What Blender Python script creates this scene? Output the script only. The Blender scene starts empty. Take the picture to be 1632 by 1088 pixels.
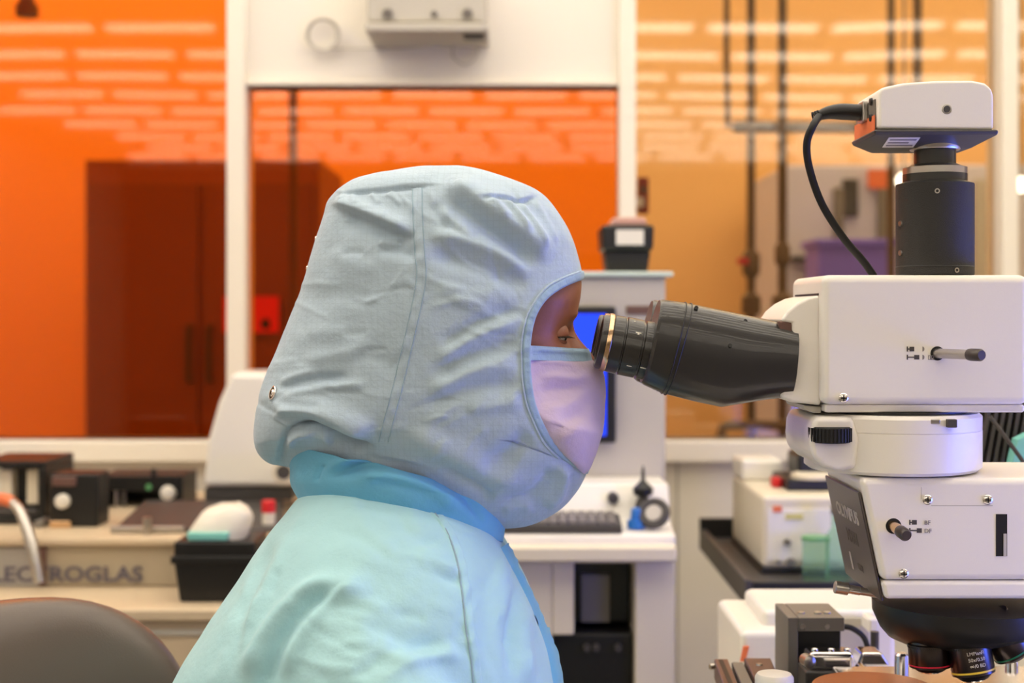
import bpy, bmesh, math, random
import numpy as np
from mathutils import Vector, Matrix, noise
from mathutils.bvhtree import BVHTree

random.seed(7)
SC = bpy.context.scene
COL = SC.collection
R = math.radians

# ------------------------------------------------------------------ camera, world, exposure
FPX = 50.0 / 36.0 * 1632          # focal length in pixels of the 1632 px frame
CX, HZ, CZ = 816.0, 500.0, 1.20   # principal column, horizon row, camera height (m)
cam_data = bpy.data.cameras.new('camera')
cam_data.lens = 50
cam_data.sensor_width = 36
cam_data.shift_y = -(544 - HZ) / 1632.0
cam_data.clip_start = 0.05
cam_data.dof.use_dof = True
cam_data.dof.focus_distance = 1.20
cam_data.dof.aperture_fstop = 4.8
cam = bpy.data.objects.new('camera', cam_data)
cam.location = (0, 0, CZ)
cam.rotation_euler = (R(90), 0, 0)
COL.objects.link(cam)
SC.camera = cam

world = bpy.data.worlds.new('world')
world.use_nodes = True
world.node_tree.nodes['Background'].inputs[0].default_value = (0.9, 0.85, 0.75, 1)
world.node_tree.nodes['Background'].inputs[1].default_value = 0.05
SC.world = world
SC.view_settings.view_transform = 'Standard'
SC.view_settings.look = 'None'
SC.view_settings.gamma = 1.0
SC.view_settings.use_curve_mapping = False
SC.view_settings.exposure = 0.6

TUBE_LIGHT = 5.2       # radiance of the cleanroom ceiling strips
CHASE_LIGHT = 11.5      # radiance of the strips in the passage behind the glass
FILL_VIOLET = 14.0    # radiance of the added off-frame screen that gives the violet light

# ------------------------------------------------------------------ helpers
def W(px, py, y):
    """point of the place at depth y that lies on the sight line of a pixel"""
    return Vector(((px - CX) / FPX * y, y, CZ - (py - HZ) / FPX * y))

def lin(c):
    c = c / 255.0
    return c / 12.92 if c <= 0.04045 else ((c + 0.055) / 1.055) ** 2.4

def col(r, g, b):
    return (lin(r), lin(g), lin(b), 1.0)

def mat(name, rgb, rough=0.5, metal=0.0, var=0.05, scale=30.0, bump=0.0, bscale=200.0, coat=0.0, sheen=0.0, spec=0.5):
    m = bpy.data.materials.new(name)
    m.use_nodes = True
    nt = m.node_tree
    b = nt.nodes['Principled BSDF']
    c = col(*rgb)
    b.inputs['Roughness'].default_value = rough
    b.inputs['Metallic'].default_value = metal
    b.inputs['Specular IOR Level'].default_value = spec
    b.inputs['Coat Weight'].default_value = coat
    b.inputs['Sheen Weight'].default_value = sheen
    geo = nt.nodes.new('ShaderNodeNewGeometry')
    n = nt.nodes.new('ShaderNodeTexNoise')
    n.inputs['Scale'].default_value = scale
    n.inputs['Detail'].default_value = 3
    nt.links.new(geo.outputs['Position'], n.inputs['Vector'])
    mix = nt.nodes.new('ShaderNodeMix')
    mix.data_type = 'RGBA'
    mix.inputs[6].default_value = tuple(min(1, x * (1 - var)) for x in c[:3]) + (1,)
    mix.inputs[7].default_value = tuple(min(1, x * (1 + var)) for x in c[:3]) + (1,)
    nt.links.new(n.outputs['Fac'], mix.inputs[0])
    nt.links.new(mix.outputs[2], b.inputs['Base Color'])
    if bump > 0:
        n2 = nt.nodes.new('ShaderNodeTexNoise')
        n2.inputs['Scale'].default_value = bscale
        n2.inputs['Detail'].default_value = 4
        nt.links.new(geo.outputs['Position'], n2.inputs['Vector'])
        bp = nt.nodes.new('ShaderNodeBump')
        bp.inputs['Strength'].default_value = bump
        bp.inputs['Distance'].default_value = 0.002
        nt.links.new(n2.outputs['Fac'], bp.inputs['Height'])
        nt.links.new(bp.outputs['Normal'], b.inputs['Normal'])
    return m

def emit(name, rgb, strength, rgb2=None):
    m = bpy.data.materials.new(name)
    m.use_nodes = True
    nt = m.node_tree
    nt.nodes.remove(nt.nodes['Principled BSDF'])
    e = nt.nodes.new('ShaderNodeEmission')
    e.inputs['Color'].default_value = col(*rgb)
    e.inputs['Strength'].default_value = strength
    nt.links.new(e.outputs[0], nt.nodes['Material Output'].inputs['Surface'])
    return m

def pane_mat(name, tint, gloss=0.045, wave=0.0):
    m = bpy.data.materials.new(name)
    m.use_nodes = True
    nt = m.node_tree
    nt.nodes.remove(nt.nodes['Principled BSDF'])
    t = nt.nodes.new('ShaderNodeBsdfTransparent')
    t.inputs[0].default_value = tint + (1,)
    g = nt.nodes.new('ShaderNodeBsdfGlossy')
    g.inputs['Roughness'].default_value = 0.03
    mx = nt.nodes.new('ShaderNodeMixShader')
    lw = nt.nodes.new('ShaderNodeFresnel')
    lw.inputs['IOR'].default_value = 1.5
    ma = nt.nodes.new('ShaderNodeMath')
    ma.operation = 'MULTIPLY'
    ma.inputs[1].default_value = gloss / 0.04
    nt.links.new(lw.outputs[0], ma.inputs[0])
    nt.links.new(ma.outputs[0], mx.inputs[0])
    nt.links.new(t.outputs[0], mx.inputs[1])
    nt.links.new(g.outputs[0], mx.inputs[2])
    if wave:
        geo = nt.nodes.new('ShaderNodeNewGeometry')
        n = nt.nodes.new('ShaderNodeTexNoise')
        n.inputs['Scale'].default_value = 1.6
        n.inputs['Detail'].default_value = 1
        nt.links.new(geo.outputs['Position'], n.inputs['Vector'])
        bp = nt.nodes.new('ShaderNodeBump')
        bp.inputs['Strength'].default_value = wave
        bp.inputs['Distance'].default_value = 0.02
        nt.links.new(n.outputs['Fac'], bp.inputs['Height'])
        nt.links.new(bp.outputs[0], g.inputs['Normal'])
    nt.links.new(mx.outputs[0], nt.nodes['Material Output'].inputs['Surface'])
    return m

def cloth_mat(name, rgb, grid=0.0, bump=0.25, cell=0.0053, rough=0.85):
    m = bpy.data.materials.new(name)
    m.use_nodes = True
    nt = m.node_tree
    L = nt.links
    b = nt.nodes['Principled BSDF']
    b.inputs['Roughness'].default_value = rough
    b.inputs['Sheen Weight'].default_value = 0.15
    b.inputs['Specular IOR Level'].default_value = 0.25
    geo = nt.nodes.new('ShaderNodeNewGeometry')
    c = col(*rgb)
    n = nt.nodes.new('ShaderNodeTexNoise')
    n.inputs['Scale'].default_value = 22
    n.inputs['Detail'].default_value = 4
    L.new(geo.outputs['Position'], n.inputs['Vector'])
    mix = nt.nodes.new('ShaderNodeMix'); mix.data_type = 'RGBA'
    mix.inputs[6].default_value = tuple(x * .93 for x in c[:3]) + (1,)
    mix.inputs[7].default_value = tuple(min(1, x * 1.06) for x in c[:3]) + (1,)
    L.new(n.outputs['Fac'], mix.inputs[0])
    src = mix.outputs[2]
    if grid:
        sep = nt.nodes.new('ShaderNodeSeparateXYZ')
        L.new(geo.outputs['Position'], sep.inputs[0])
        lines = []
        for ax in ('X', 'Z'):
            d = nt.nodes.new('ShaderNodeMath'); d.operation = 'DIVIDE'
            d.inputs[1].default_value = cell
            L.new(sep.outputs[ax], d.inputs[0])
            fr = nt.nodes.new('ShaderNodeMath'); fr.operation = 'FRACT'
            L.new(d.outputs[0], fr.inputs[0])
            lt = nt.nodes.new('ShaderNodeMath'); lt.operation = 'LESS_THAN'
            lt.inputs[1].default_value = 0.14
            L.new(fr.outputs[0], lt.inputs[0])
            lines.append(lt)
        mx = nt.nodes.new('ShaderNodeMath'); mx.operation = 'MAXIMUM'
        L.new(lines[0].outputs[0], mx.inputs[0]); L.new(lines[1].outputs[0], mx.inputs[1])
        ml = nt.nodes.new('ShaderNodeMath'); ml.operation = 'MULTIPLY'
        ml.inputs[1].default_value = grid
        L.new(mx.outputs[0], ml.inputs[0])
        m2 = nt.nodes.new('ShaderNodeMix'); m2.data_type = 'RGBA'
        L.new(ml.outputs[0], m2.inputs[0])
        L.new(src, m2.inputs[6])
        m2.inputs[7].default_value = tuple(x * .45 for x in c[:3]) + (1,)
        src = m2.outputs[2]
    L.new(src, b.inputs['Base Color'])
    # weave + small crumple relief
    n2 = nt.nodes.new('ShaderNodeTexNoise')
    n2.inputs['Scale'].default_value = 75
    n2.inputs['Detail'].default_value = 5
    n2.inputs['Roughness'].default_value = 0.6
    L.new(geo.outputs['Position'], n2.inputs['Vector'])
    bp = nt.nodes.new('ShaderNodeBump')
    bp.inputs['Strength'].default_value = bump
    bp.inputs['Distance'].default_value = 0.006
    L.new(n2.outputs['Fac'], bp.inputs['Height'])
    L.new(bp.outputs[0], b.inputs['Normal'])
    return m

class G:
    """collects geometry; build() links it as ONE mesh object"""
    def __init__(s):
        s.v = []; s.f = []
    def add(s, verts, faces):
        o = len(s.v)
        s.v.extend([tuple(p) for p in verts])
        s.f.extend([tuple(i + o for i in f) for f in faces])
        return s
    def box(s, x0, x1, y0, y1, z0, z1, M=None):
        vs = [Vector((x, y, z)) for x in (x0, x1) for y in (y0, y1) for z in (z0, z1)]
        if M is not None: vs = [M @ p for p in vs]
        return s.add(vs, [(0, 1, 3, 2), (4, 6, 7, 5), (0, 4, 5, 1), (2, 3, 7, 6), (0, 2, 6, 4), (1, 5, 7, 3)])
    def pbox(s, px0, px1, py0, py1, y0, y1):
        a = W(px0, py1, y0); b = W(px1, py0, y0)
        return s.box(a.x, b.x, y0, y1, a.z, b.z)
    def prism(s, pts, y0, y1, taper=1.0):
        """pts: (x,z) world outline, extruded from y0 to y1"""
        n = len(pts)
        cx = sum(p[0] for p in pts) / n; cz = sum(p[1] for p in pts) / n
        vs = [(p[0], y0, p[1]) for p in pts] + [(cx + (p[0] - cx) * taper, y1, cz + (p[1] - cz) * taper) for p in pts]
        fs = [tuple(range(n)), tuple(range(2 * n - 1, n - 1, -1))]
        fs += [(i, i + n, (i + 1) % n + n, (i + 1) % n) for i in range(n)]
        return s.add(vs, fs)
    def pprism(s, pix, y0, y1):
        return s.prism([(W(a, b, y0).x, W(a, b, y0).z) for a, b in pix], y0, y1)
    def rings(s, rings, cap0=True, cap1=True, closed=True):
        n = len(rings[0]); vs = [p for r in rings for p in r]; fs = []
        for i in range(len(rings) - 1):
            for j in range(n if closed else n - 1):
                k = (j + 1) % n
                fs.append((i * n + j, i * n + k, (i + 1) * n + k, (i + 1) * n + j))
        if cap0: fs.append(tuple(range(n - 1, -1, -1)))
        if cap1: fs.append(tuple((len(rings) - 1) * n + j for j in range(n)))
        return s.add(vs, fs)
    def lathe(s, o, axis, prof, n=40, cap0=True, cap1=True):
        o = Vector(o); a = Vector(axis).normalized()
        u = a.orthogonal().normalized(); w = a.cross(u)
        rs = []
        for t, r in prof:
            rs.append([o + a * t + (u * math.cos(2 * math.pi * j / n) + w * math.sin(2 * math.pi * j / n)) * r for j in range(n)])
        return s.rings(rs, cap0, cap1)
    def cyl(s, p0, p1, r0, r1=None, n=28):
        p0 = Vector(p0); p1 = Vector(p1); L = (p1 - p0).length
        return s.lathe(p0, p1 - p0, [(0, r0), (L, r0 if r1 is None else r1)], n)
    def tube(s, pts, rad, n=12, smooth=0):
        pts = [Vector(p) for p in pts]
        if smooth:
            pts = catmull(pts, smooth)
        m = len(pts)
        rad = rad if hasattr(rad, '__len__') else [rad] * m
        if len(rad) != m:
            xs = np.linspace(0, 1, len(rad)); rad = list(np.interp(np.linspace(0, 1, m), xs, rad))
        t = (pts[1] - pts[0]).normalized(); u = t.orthogonal().normalized(); rs = []
        for i, p in enumerate(pts):
            t2 = (pts[min(i + 1, m - 1)] - pts[max(i - 1, 0)]).normalized()
            u = (u - t2 * u.dot(t2)).normalized(); w = t2.cross(u)
            rs.append([p + (u * math.cos(2 * math.pi * j / n) + w * math.sin(2 * math.pi * j / n)) * rad[i] for j in range(n)])
        return s.rings(rs)
    def sphere(s, c, r, seg=24, rg=14, sc=(1, 1, 1)):
        c = Vector(c); rs = []
        for i in range(rg + 1):
            a = math.pi * (i + 0.02) / (rg + 0.04)
            rs.append([c + Vector((math.sin(a) * math.cos(2 * math.pi * j / seg) * r * sc[0],
                                   math.sin(a) * math.sin(2 * math.pi * j / seg) * r * sc[1],
                                   -math.cos(a) * r * sc[2])) for j in range(seg)])
        return s.rings(rs)
    def torus(s, c, r, rr, axis=(0, 0, 1), n=40, m=10):
        a = Vector(axis).normalized(); u = a.orthogonal().normalized(); w = a.cross(u); c = Vector(c)
        rs = []
        for i in range(n + 1):
            q = 2 * math.pi * i / n; d = u * math.cos(q) + w * math.sin(q)
            rs.append([c + d * (r + rr * math.cos(2 * math.pi * j / m)) + a * rr * math.sin(2 * math.pi * j / m) for j in range(m)])
        return s.rings(rs, False, False)
    def build(s, name, m, parent=None, smooth=38, bevel=0.0, seg=3, solid=0.0, recalc=True, M=None):
        me = bpy.data.meshes.new(name)
        vs = s.v if M is None else [tuple(M @ Vector(p)) for p in s.v]
        me.from_pydata(vs, [], s.f)
        if recalc:
            bm = bmesh.new(); bm.from_mesh(me)
            bmesh.ops.recalc_face_normals(bm, faces=bm.faces)
            bm.to_mesh(me); bm.free()
        if smooth:
            me.polygons.foreach_set('use_smooth', [True] * len(me.polygons))
            me.set_sharp_from_angle(angle=R(smooth))
        me.materials.append(m)
        o = bpy.data.objects.new(name, me)
        COL.objects.link(o)
        if bevel:
            b = o.modifiers.new('bevel', 'BEVEL')
            b.width = bevel; b.segments = seg; b.limit_method = 'ANGLE'; b.angle_limit = R(35)
            b.harden_normals = True
        if solid:
            d = o.modifiers.new('thickness', 'SOLIDIFY'); d.thickness = solid; d.offset = 0
        if parent is not None: attach(o, parent)
        return o

WORLD = {}
def attach(o, parent):
    o.parent = parent
    o.matrix_parent_inverse = WORLD.get(parent.name, Matrix()).inverted()

def thing(name, label, cat, loc, group=None):
    e = bpy.data.objects.new(name, None)
    e.empty_display_size = 0.05
    COL.objects.link(e)
    e.location = loc
    WORLD[e.name] = Matrix.Translation(Vector(loc))
    return tag(e, label, cat, group)

def tag(o, label, cat, group=None):
    o['label'] = label; o['category'] = cat
    if group: o['group'] = group
    return o

def struct(o):
    o['kind'] = 'structure'
    return o

def catmull(P, k):
    P = [Vector(p) for p in P]; out = []
    for i in range(len(P) - 1):
        p0 = P[max(i - 1, 0)]; p1 = P[i]; p2 = P[i + 1]; p3 = P[min(i + 2, len(P) - 1)]
        for j in range(k):
            t = j / k
            out.append(0.5 * ((2 * p1) + (p2 - p0) * t + (2 * p0 - 5 * p1 + 4 * p2 - p3) * t * t + (3 * p1 - p0 - 3 * p2 + p3) * t ** 3))
    out.append(P[-1])
    return out

def table(rows, n):
    """Catmull-Rom rows of a table to n rows"""
    A = np.array(rows, float); m = len(A); q = np.linspace(0, m - 1, n)
    i = np.minimum(q.astype(int), m - 2); t = (q - i)[:, None]
    p0 = A[np.maximum(i - 1, 0)]; p1 = A[i]; p2 = A[i + 1]; p3 = A[np.minimum(i + 2, m - 1)]
    return 0.5 * (2 * p1 + (p2 - p0) * t + (2 * p0 - 5 * p1 + 4 * p2 - p3) * t ** 2 + (3 * p1 - p0 - 3 * p2 + p3) * t ** 3)

def text(body, size, mt, parent, M, name='lettering', wrap=None, extrude=0.0002, align='LEFT', sx=1.0, bold=0.0):
    """flat print as thin geometry; text lies in its local xy plane, M places it; wrap = cylinder radius"""
    cu = bpy.data.curves.new(name, 'FONT')
    cu.body = body; cu.size = size; cu.align_x = align; cu.extrude = extrude; cu.offset = bold
    cu.resolution_u = 3
    ob = bpy.data.objects.new(name + '_tmp', cu)
    COL.objects.link(ob)
    dg = bpy.context.evaluated_depsgraph_get()
    me = bpy.data.meshes.new_from_object(ob.evaluated_get(dg))
    bpy.data.objects.remove(ob)
    g = G()
    vs = []
    for v in me.vertices:
        p = Vector((v.co.x * sx, v.co.y, v.co.z))
        if wrap:
            a = p.x / wrap
            p = Vector((math.sin(a) * (wrap + p.z), p.y, (math.cos(a)) * (wrap + p.z) - wrap))
        vs.append(M @ p)
    g.add(vs, [tuple(p.vertices) for p in me.polygons])
    bpy.data.meshes.remove(me)
    return g.build(name, mt, parent, smooth=0)

def facing(p, right=(1, 0, 0), up=(0, 0, 1)):
    """matrix whose x is right, y is up, at point p"""
    r = Vector(right).normalized(); u = Vector(up).normalized(); n = r.cross(u)
    return Matrix(((r.x, u.x, n.x, p[0]), (r.y, u.y, n.y, p[1]), (r.z, u.z, n.z, p[2]), (0, 0, 0, 1)))

def phillips(p, r, parent, axis=(0, -1, 0), name='screw'):
    """domed cross-head screw"""
    a = Vector(axis).normalized(); p = Vector(p)
    g = G().lathe(p, a, [(-0.0005, r), (0.0006, r), (0.0013, r * .8), (0.0017, r * .45), (0.0018, r * .05)], 20)
    o = g.build(name, MT['chrome'], parent)
    u = a.orthogonal().normalized(); w = a.cross(u)
    k = G()
    for d, e in ((u + w, u - w), (u - w, u + w)):
        d = d.normalized() * r * .62; e = e.normalized() * r * .11; t = a * .0021; b0 = a * .0009
        vs = [p + sd * d + se * e + tt for sd in (-1, 1) for se in (-1, 1) for tt in (b0, t)]
        k.add(vs, [(0, 1, 3, 2), (4, 6, 7, 5), (0, 4, 5, 1), (2, 3, 7, 6), (0, 2, 6, 4), (1, 5, 7, 3)])
    for vtx in k.v: pass
    k.build('screw_slot', MT['black'], o if o.parent is parent and parent.parent is None else parent, smooth=0)
    return o

# ------------------------------------------------------------------ materials
MT = {}
MT['wallwhite'] = mat('painted wall panel', (236, 229, 217), 0.45, var=.015, scale=3)
MT['frame'] = mat('white powder coated frame', (240, 232, 218), 0.35, var=.015, scale=4)
MT['floor'] = mat('grey vinyl floor', (112, 106, 98), 0.35, var=.05, scale=8)
MT['ceiling'] = mat('white ceiling tile', (235, 232, 224), 0.7, var=.02, scale=3)
MT['lightbody'] = mat('fixture housing', (235, 235, 230), 0.4)
MT['tube'] = emit('warm white diffuser', (255, 243, 224), TUBE_LIGHT)
MT['chasetube'] = emit('warm passage diffuser', (255, 230, 192), CHASE_LIGHT)
MT['chasewall'] = mat('tan passage wall', (236, 190, 128), 0.8, var=.04, scale=2)
MT['orange'] = pane_mat('orange safelight glass', (1.0, 0.60, 0.20), 0.05, 0.03)
MT['clear'] = pane_mat('clear window glass', (0.95, 0.90, 0.80), 0.06, 0.12)
MT['mscope'] = mat('cream white instrument paint', (236, 231, 222), 0.32, var=.012, scale=6, bump=.04, bscale=900)
MT['beige'] = mat('beige instrument paint', (222, 212, 190), 0.45, var=.03, scale=6)
MT['grey'] = mat('light grey enamel', (190, 184, 172), 0.45, var=.04, scale=8)
MT['midgrey'] = mat('mid grey enamel', (120, 114, 106), 0.45, var=.05, scale=9)
MT['charcoal'] = mat('charcoal plastic', (66, 62, 60), 0.5, var=.08, scale=14)
MT['black'] = mat('black plastic', (18, 17, 16), 0.42, var=.1, scale=20)
MT['satin'] = mat('satin black anodised metal', (42, 40, 37), 0.32, metal=0.0, var=.06, scale=20, coat=.25)
MT['gunmetal'] = mat('gunmetal barrel', (84, 76, 74), 0.28, metal=1.0, var=.06)
MT['prober'] = mat('tan enamel', (204, 184, 154), 0.5, var=.03, scale=6)
MT['prober2'] = mat('drab tan enamel', (176, 162, 138), 0.5, var=.03, scale=6)
MT['crinkle'] = mat('matte black crinkle coat', (34, 32, 30), 0.6, var=.1, scale=60, bump=.3, bscale=1200)
MT['rubber'] = mat('black rubber', (14, 13, 13), 0.65)
MT['plate'] = mat('dark brown nameplate', (66, 56, 52), 0.32, var=.03)
MT['chrome'] = mat('polished chrome', (225, 222, 220), 0.14, metal=1.0, var=.02)
MT['steel'] = mat('brushed steel', (190, 184, 176), 0.32, metal=1.0, var=.06, scale=50)
MT['brass'] = mat('champagne gold ring', (226, 190, 150), 0.22, metal=1.0, var=.03)
MT['brownmetal'] = mat('brown anodised metal', (112, 84, 76), 0.35, metal=0.3, var=.08)
MT['copper'] = mat('wafer in orange reflection colour', (170, 108, 78), 0.16, metal=0.9, var=.06, scale=25)  # brown-orange reflection on the wafer, put into its base colour
MT['orangesticker'] = mat('orange sticker', (232, 120, 72), 0.5)
MT['paper'] = mat('white paper label', (226, 220, 206), 0.6)
MT['ink'] = mat('dark grey print', (70, 64, 62), 0.6)
MT['inkblue'] = mat('faded navy print', (92, 86, 98), 0.6)
MT['midlight'] = mat('dull grey enamel', (158, 152, 142), 0.5)
MT['softink'] = mat('soft grey print', (140, 132, 130), 0.6)
MT['whiteink'] = mat('pale grey print', (196, 190, 186), 0.5)
MT['dimink'] = mat('dim grey print', (104, 96, 92), 0.5)
MT['red'] = mat('red paint', (205, 28, 34), 0.45)
MT['redline'] = mat('red ring paint', (205, 30, 60), 0.4)
MT['yellowline'] = mat('yellow ring paint', (240, 205, 70), 0.4)
MT['greenline'] = mat('green ring paint', (40, 140, 105), 0.4)
MT['teal'] = mat('pale teal plastic', (130, 205, 195), 0.45)
MT['green'] = mat('green plastic', (96, 160, 104), 0.3)
MT['blue'] = mat('blue plastic', (40, 110, 190), 0.4)
MT['purple'] = mat('violet plastic', (128, 110, 225), 0.5)
MT['pipe'] = mat('weathered pipe', (104, 80, 54), 0.5, metal=0.2, var=.15, scale=10)
MT['cabinetdark'] = mat('dark brown cabinet', (140, 92, 84), 0.5, var=.12, scale=3)
MT['cabinetdark2'] = mat('darker brown door', (124, 80, 70), 0.5, var=.12, scale=3)
MT['greymachine'] = mat('lilac grey machine paint', (206, 206, 226), 0.5, var=.04)
MT['signred'] = mat('red notice', (235, 30, 60), 0.5)
MT['vinyl'] = mat('taupe vinyl upholstery', (96, 84, 76), 0.30, var=.05, scale=12, bump=.12, bscale=700)
MT['bluescreen'] = emit('blue display', (40, 70, 255), 1.1)
MT['violetfill'] = emit('blue violet fill glow', (74, 104, 255), FILL_VIOLET)  # glow of the added off-frame screen
MT['lamp'] = emit('white lamp globe', (255, 248, 235), 4.0)
MT['skin'] = mat('brown skin', (150, 96, 74), 0.45, var=.07, scale=60, bump=.06, bscale=500)
MT['lid'] = mat('eyelid skin', (146, 92, 72), 0.38, var=.06, scale=60)
MT['eyewhite'] = mat('eye white', (215, 205, 205), 0.2)
MT['iris'] = mat('dark iris', (28, 18, 14), 0.12)
MT['lash'] = mat('dark lashes', (16, 11, 10), 0.6)
MT['hood'] = cloth_mat('pale blue ripstop hood cloth', (176, 196, 212), grid=.09)  # pale blue cloth, shifted bluer to carry some of the violet light
MT['binding'] = cloth_mat('blue binding tape', (154, 182, 206), bump=.3)
MT['gown'] = cloth_mat('turquoise blue cleanroom cloth', (170, 215, 224), bump=.2)
MT['collar'] = cloth_mat('gown cloth with blue light tint', (112, 184, 220), bump=.2)  # same cloth as the gown, with blue light put into its colour
MT['mask'] = cloth_mat('white mask cloth with violet light tint', (200, 182, 200), bump=.25)  # lilac cast of the violet light is put into the cloth colour
MT['stitch'] = cloth_mat('slate blue stitching', (150, 176, 192), bump=.1)
MT['glove'] = mat('white nitrile glove', (225, 226, 230), 0.45, bump=.1)

# ================================================================== THE SETTING
YW = 3.0                      # window wall
XL, XR, YB, HC = -4.0, 4.0, -8.6, 2.70
def zpx(py, y): return CZ - (py - HZ) / FPX * y
def xpx(px, y): return (px - CX) / FPX * y

o = struct(G().box(XL, XR, YB, 6.2, -0.08, 0.0).build('floor', MT['floor'], smooth=0))
o = struct(G().box(XL, XR, YB, YW + .06, HC, HC + .06).build('ceiling', MT['ceiling'], smooth=0))
struct(G().box(XL - .06, XL, YB, 6.2, 0, 3.0).build('wall_left', MT['wallwhite'], smooth=0))
struct(G().box(XR, XR + .06, YB, 6.2, 0, 3.0).build('wall_right', MT['wallwhite'], smooth=0))
struct(G().box(XL, XR, YB - .06, YB, 0, 3.0).build('wall_front', MT['midgrey'], smooth=0))
# window wall
zs = zpx(700, YW)
wall = struct(G().box(XL, XR, YW, YW + .06, 0, zs).build('wall_back', MT['wallwhite'], smooth=0))
G().box(xpx(395, YW), xpx(985, YW), YW, YW + .06, zpx(138, YW), HC).build('upper_panel', MT['wallwhite'], wall, smooth=0)
G().box(xpx(1078, YW) , xpx(1081, YW), YW - .004, YW, 0, zs - .04).build('panel_joint', MT['grey'], wall, smooth=0)
posts = [(-420, -390), (365, 395), (985, 1012), (1589, 1616), (2400, 2428)]
for i, (a, b) in enumerate(posts):
    struct(G().box(xpx(a, YW), xpx(b, YW), YW - .03, YW + .07, zs - .02, HC).build('trim_%d' % (i + 1), MT['frame'], bevel=.004, smooth=38))
struct(G().box(XL, XR, YW - .035, YW + .07, zs - .045, zs).build('trim_6', MT['frame'], bevel=.004))
struct(G().box(xpx(395, YW), xpx(985, YW), YW - .02, YW + .065, zpx(138, YW) , zpx(130, YW)).build('trim_7', MT['frame'], bevel=.002))
def pane(n, a, b, z1, m):
    struct(G().box(a, b, YW + .02, YW + .028, zs - .001, z1).build('window_%d' % n, m, smooth=0))
pane(1, XL, xpx(-420, YW), HC, MT['orange'])
pane(2, xpx(-390, YW), xpx(365, YW), HC, MT['orange'])
pane(3, xpx(395, YW), xpx(985, YW), zpx(138, YW), MT['orange'])
pane(4, xpx(1012, YW), xpx(1589, YW), HC, MT['clear'])
pane(5, xpx(1616, YW), xpx(2400, YW), HC, MT['clear'])
pane(6, xpx(2428, YW), XR, HC, MT['clear'])
# passage behind the glass
YC = 5.2
struct(G().box(XL, XR, YC, YC + .06, 0, 3.0).build('wall_passage', MT['chasewall'], smooth=0))
struct(G().box(XL, XR, YW + .061, YC, 2.94, 3.0).build('ceiling_passage', MT['ceiling'], smooth=0))

# ceiling lights of the cleanroom: rows of strip lights, seen mirrored in the panes
ORD = ['first', 'second', 'third', 'fourth', 'fifth', 'sixth', 'seventh', 'eighth', 'ninth', 'tenth', 'eleventh', 'twelfth', 'thirteenth', 'fourteenth', 'fifteenth', 'sixteenth', 'seventeenth', 'eighteenth']
ROWS = [2.76, 2.42, 2.08, 1.70, 1.35, 1.00, 0.65, 0.30] + [-1.25 - .75 * i for i in range(9)]
for r_, y in enumerate(ROWS):
    t = thing('ceiling_light_row', 'white linear ceiling light row, %s row out from the window wall' % ORD[r_], 'ceiling light', (0, y, HC), 'linear ceiling light rows')
    G().box(XL + .2, XR - .2, y - .075, y + .075, HC - .03, HC - .0005).build('housing', MT['lightbody'], t, smooth=0)
    off = random.uniform(-.3, .3)
    for j in range(12):
        xa = XL + .35 + off + j * .62
        if xa < XL + .22 or xa + .53 > XR - .22: continue
        G().box(xa, xa + .53, y - .055, y + .055, HC - .042, HC - .0302).build('diffuser', MT['tube'], t, smooth=0)
for y, x0, x1, lb in ((3.95, -3.6, 0.4, 'long strip light over the middle of the passage behind the orange glass'), (4.7, -3.6, 0.4, 'long strip light along the tan wall behind the orange glass'), (4.3, 0.6, 3.6, 'long strip light over the passage behind the clear glass'), (3.7, 0.5, 3.6, 'long strip light close behind the clear glass')):
    t = thing('passage_light', lb, 'ceiling light', ((x0 + x1) / 2, y, 2.94), 'passage strip lights')
    G().box(x0, x1, y - .08, y + .08, 2.90, 2.9395).build('housing', MT['lightbody'], t, smooth=0)
    G().box(x0 + .05, x1 - .05, y - .06, y + .06, 2.885, 2.8995).build('diffuser', MT['chasetube'], t, smooth=0)

# ================================================================== behind the glass
yc = 4.3
t = thing('tall_cabinet', 'dark brown tall cabinet behind the orange panes', 'cabinet', (xpx(320, yc), yc + .2, 0))
G().box(xpx(135, yc), xpx(510, yc), yc, yc + .55, 0.0, zpx(254, yc)).build('body', MT['cabinetdark'], t, bevel=.006)
for a, b in ((145, 318), (326, 500)):
    d = G().box(xpx(a, yc), xpx(b, yc), yc - .018, yc - .0005, .12, zpx(292, yc)).build('door', MT['cabinetdark2'], t, bevel=.004)
    hx = xpx(b - 12, yc) if a < 200 else xpx(a + 12, yc)
    G().tube([(hx, yc - .0185, 1.0), (hx, yc - .05, 1.0), (hx, yc - .05, 1.16), (hx, yc - .0185, 1.16)], .008, 8).build('handle', MT['charcoal'], d)
t = thing('red_notice', 'small red notice with a black mark on the dark cabinet', 'sign', (xpx(400, yc - .05), yc - .05, zpx(530, yc - .05)))
G().pbox(356, 444, 472, 530, yc - .06, yc - .052).build('board', MT['signred'], t, smooth=0)
G().cyl(W(424, 516, yc - .062), W(424, 516, yc - .0605), .016).build('mark', MT['black'], t)
for i, (px, y, r_, z0, z1, lb) in enumerate((
        (467, 3.9, .012, 1.0, 2.93, 'thin dark pipe dropping behind the middle orange pane'),
        (43, 3.7, .02, zpx(26, 3.7), 2.93, 'short dark pipe stub hanging at the top behind the left orange pane'))):
    g = G().cyl((xpx(px, y), y, z0), (xpx(px, y), y, z1), r_)
    g.cyl((xpx(px, y), y, z0), (xpx(px, y), y, z0 + .03), r_ * 1.5)
    tag(g.build('drop_pipe', MT['pipe'], smooth=38), lb, 'pipe')
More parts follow.
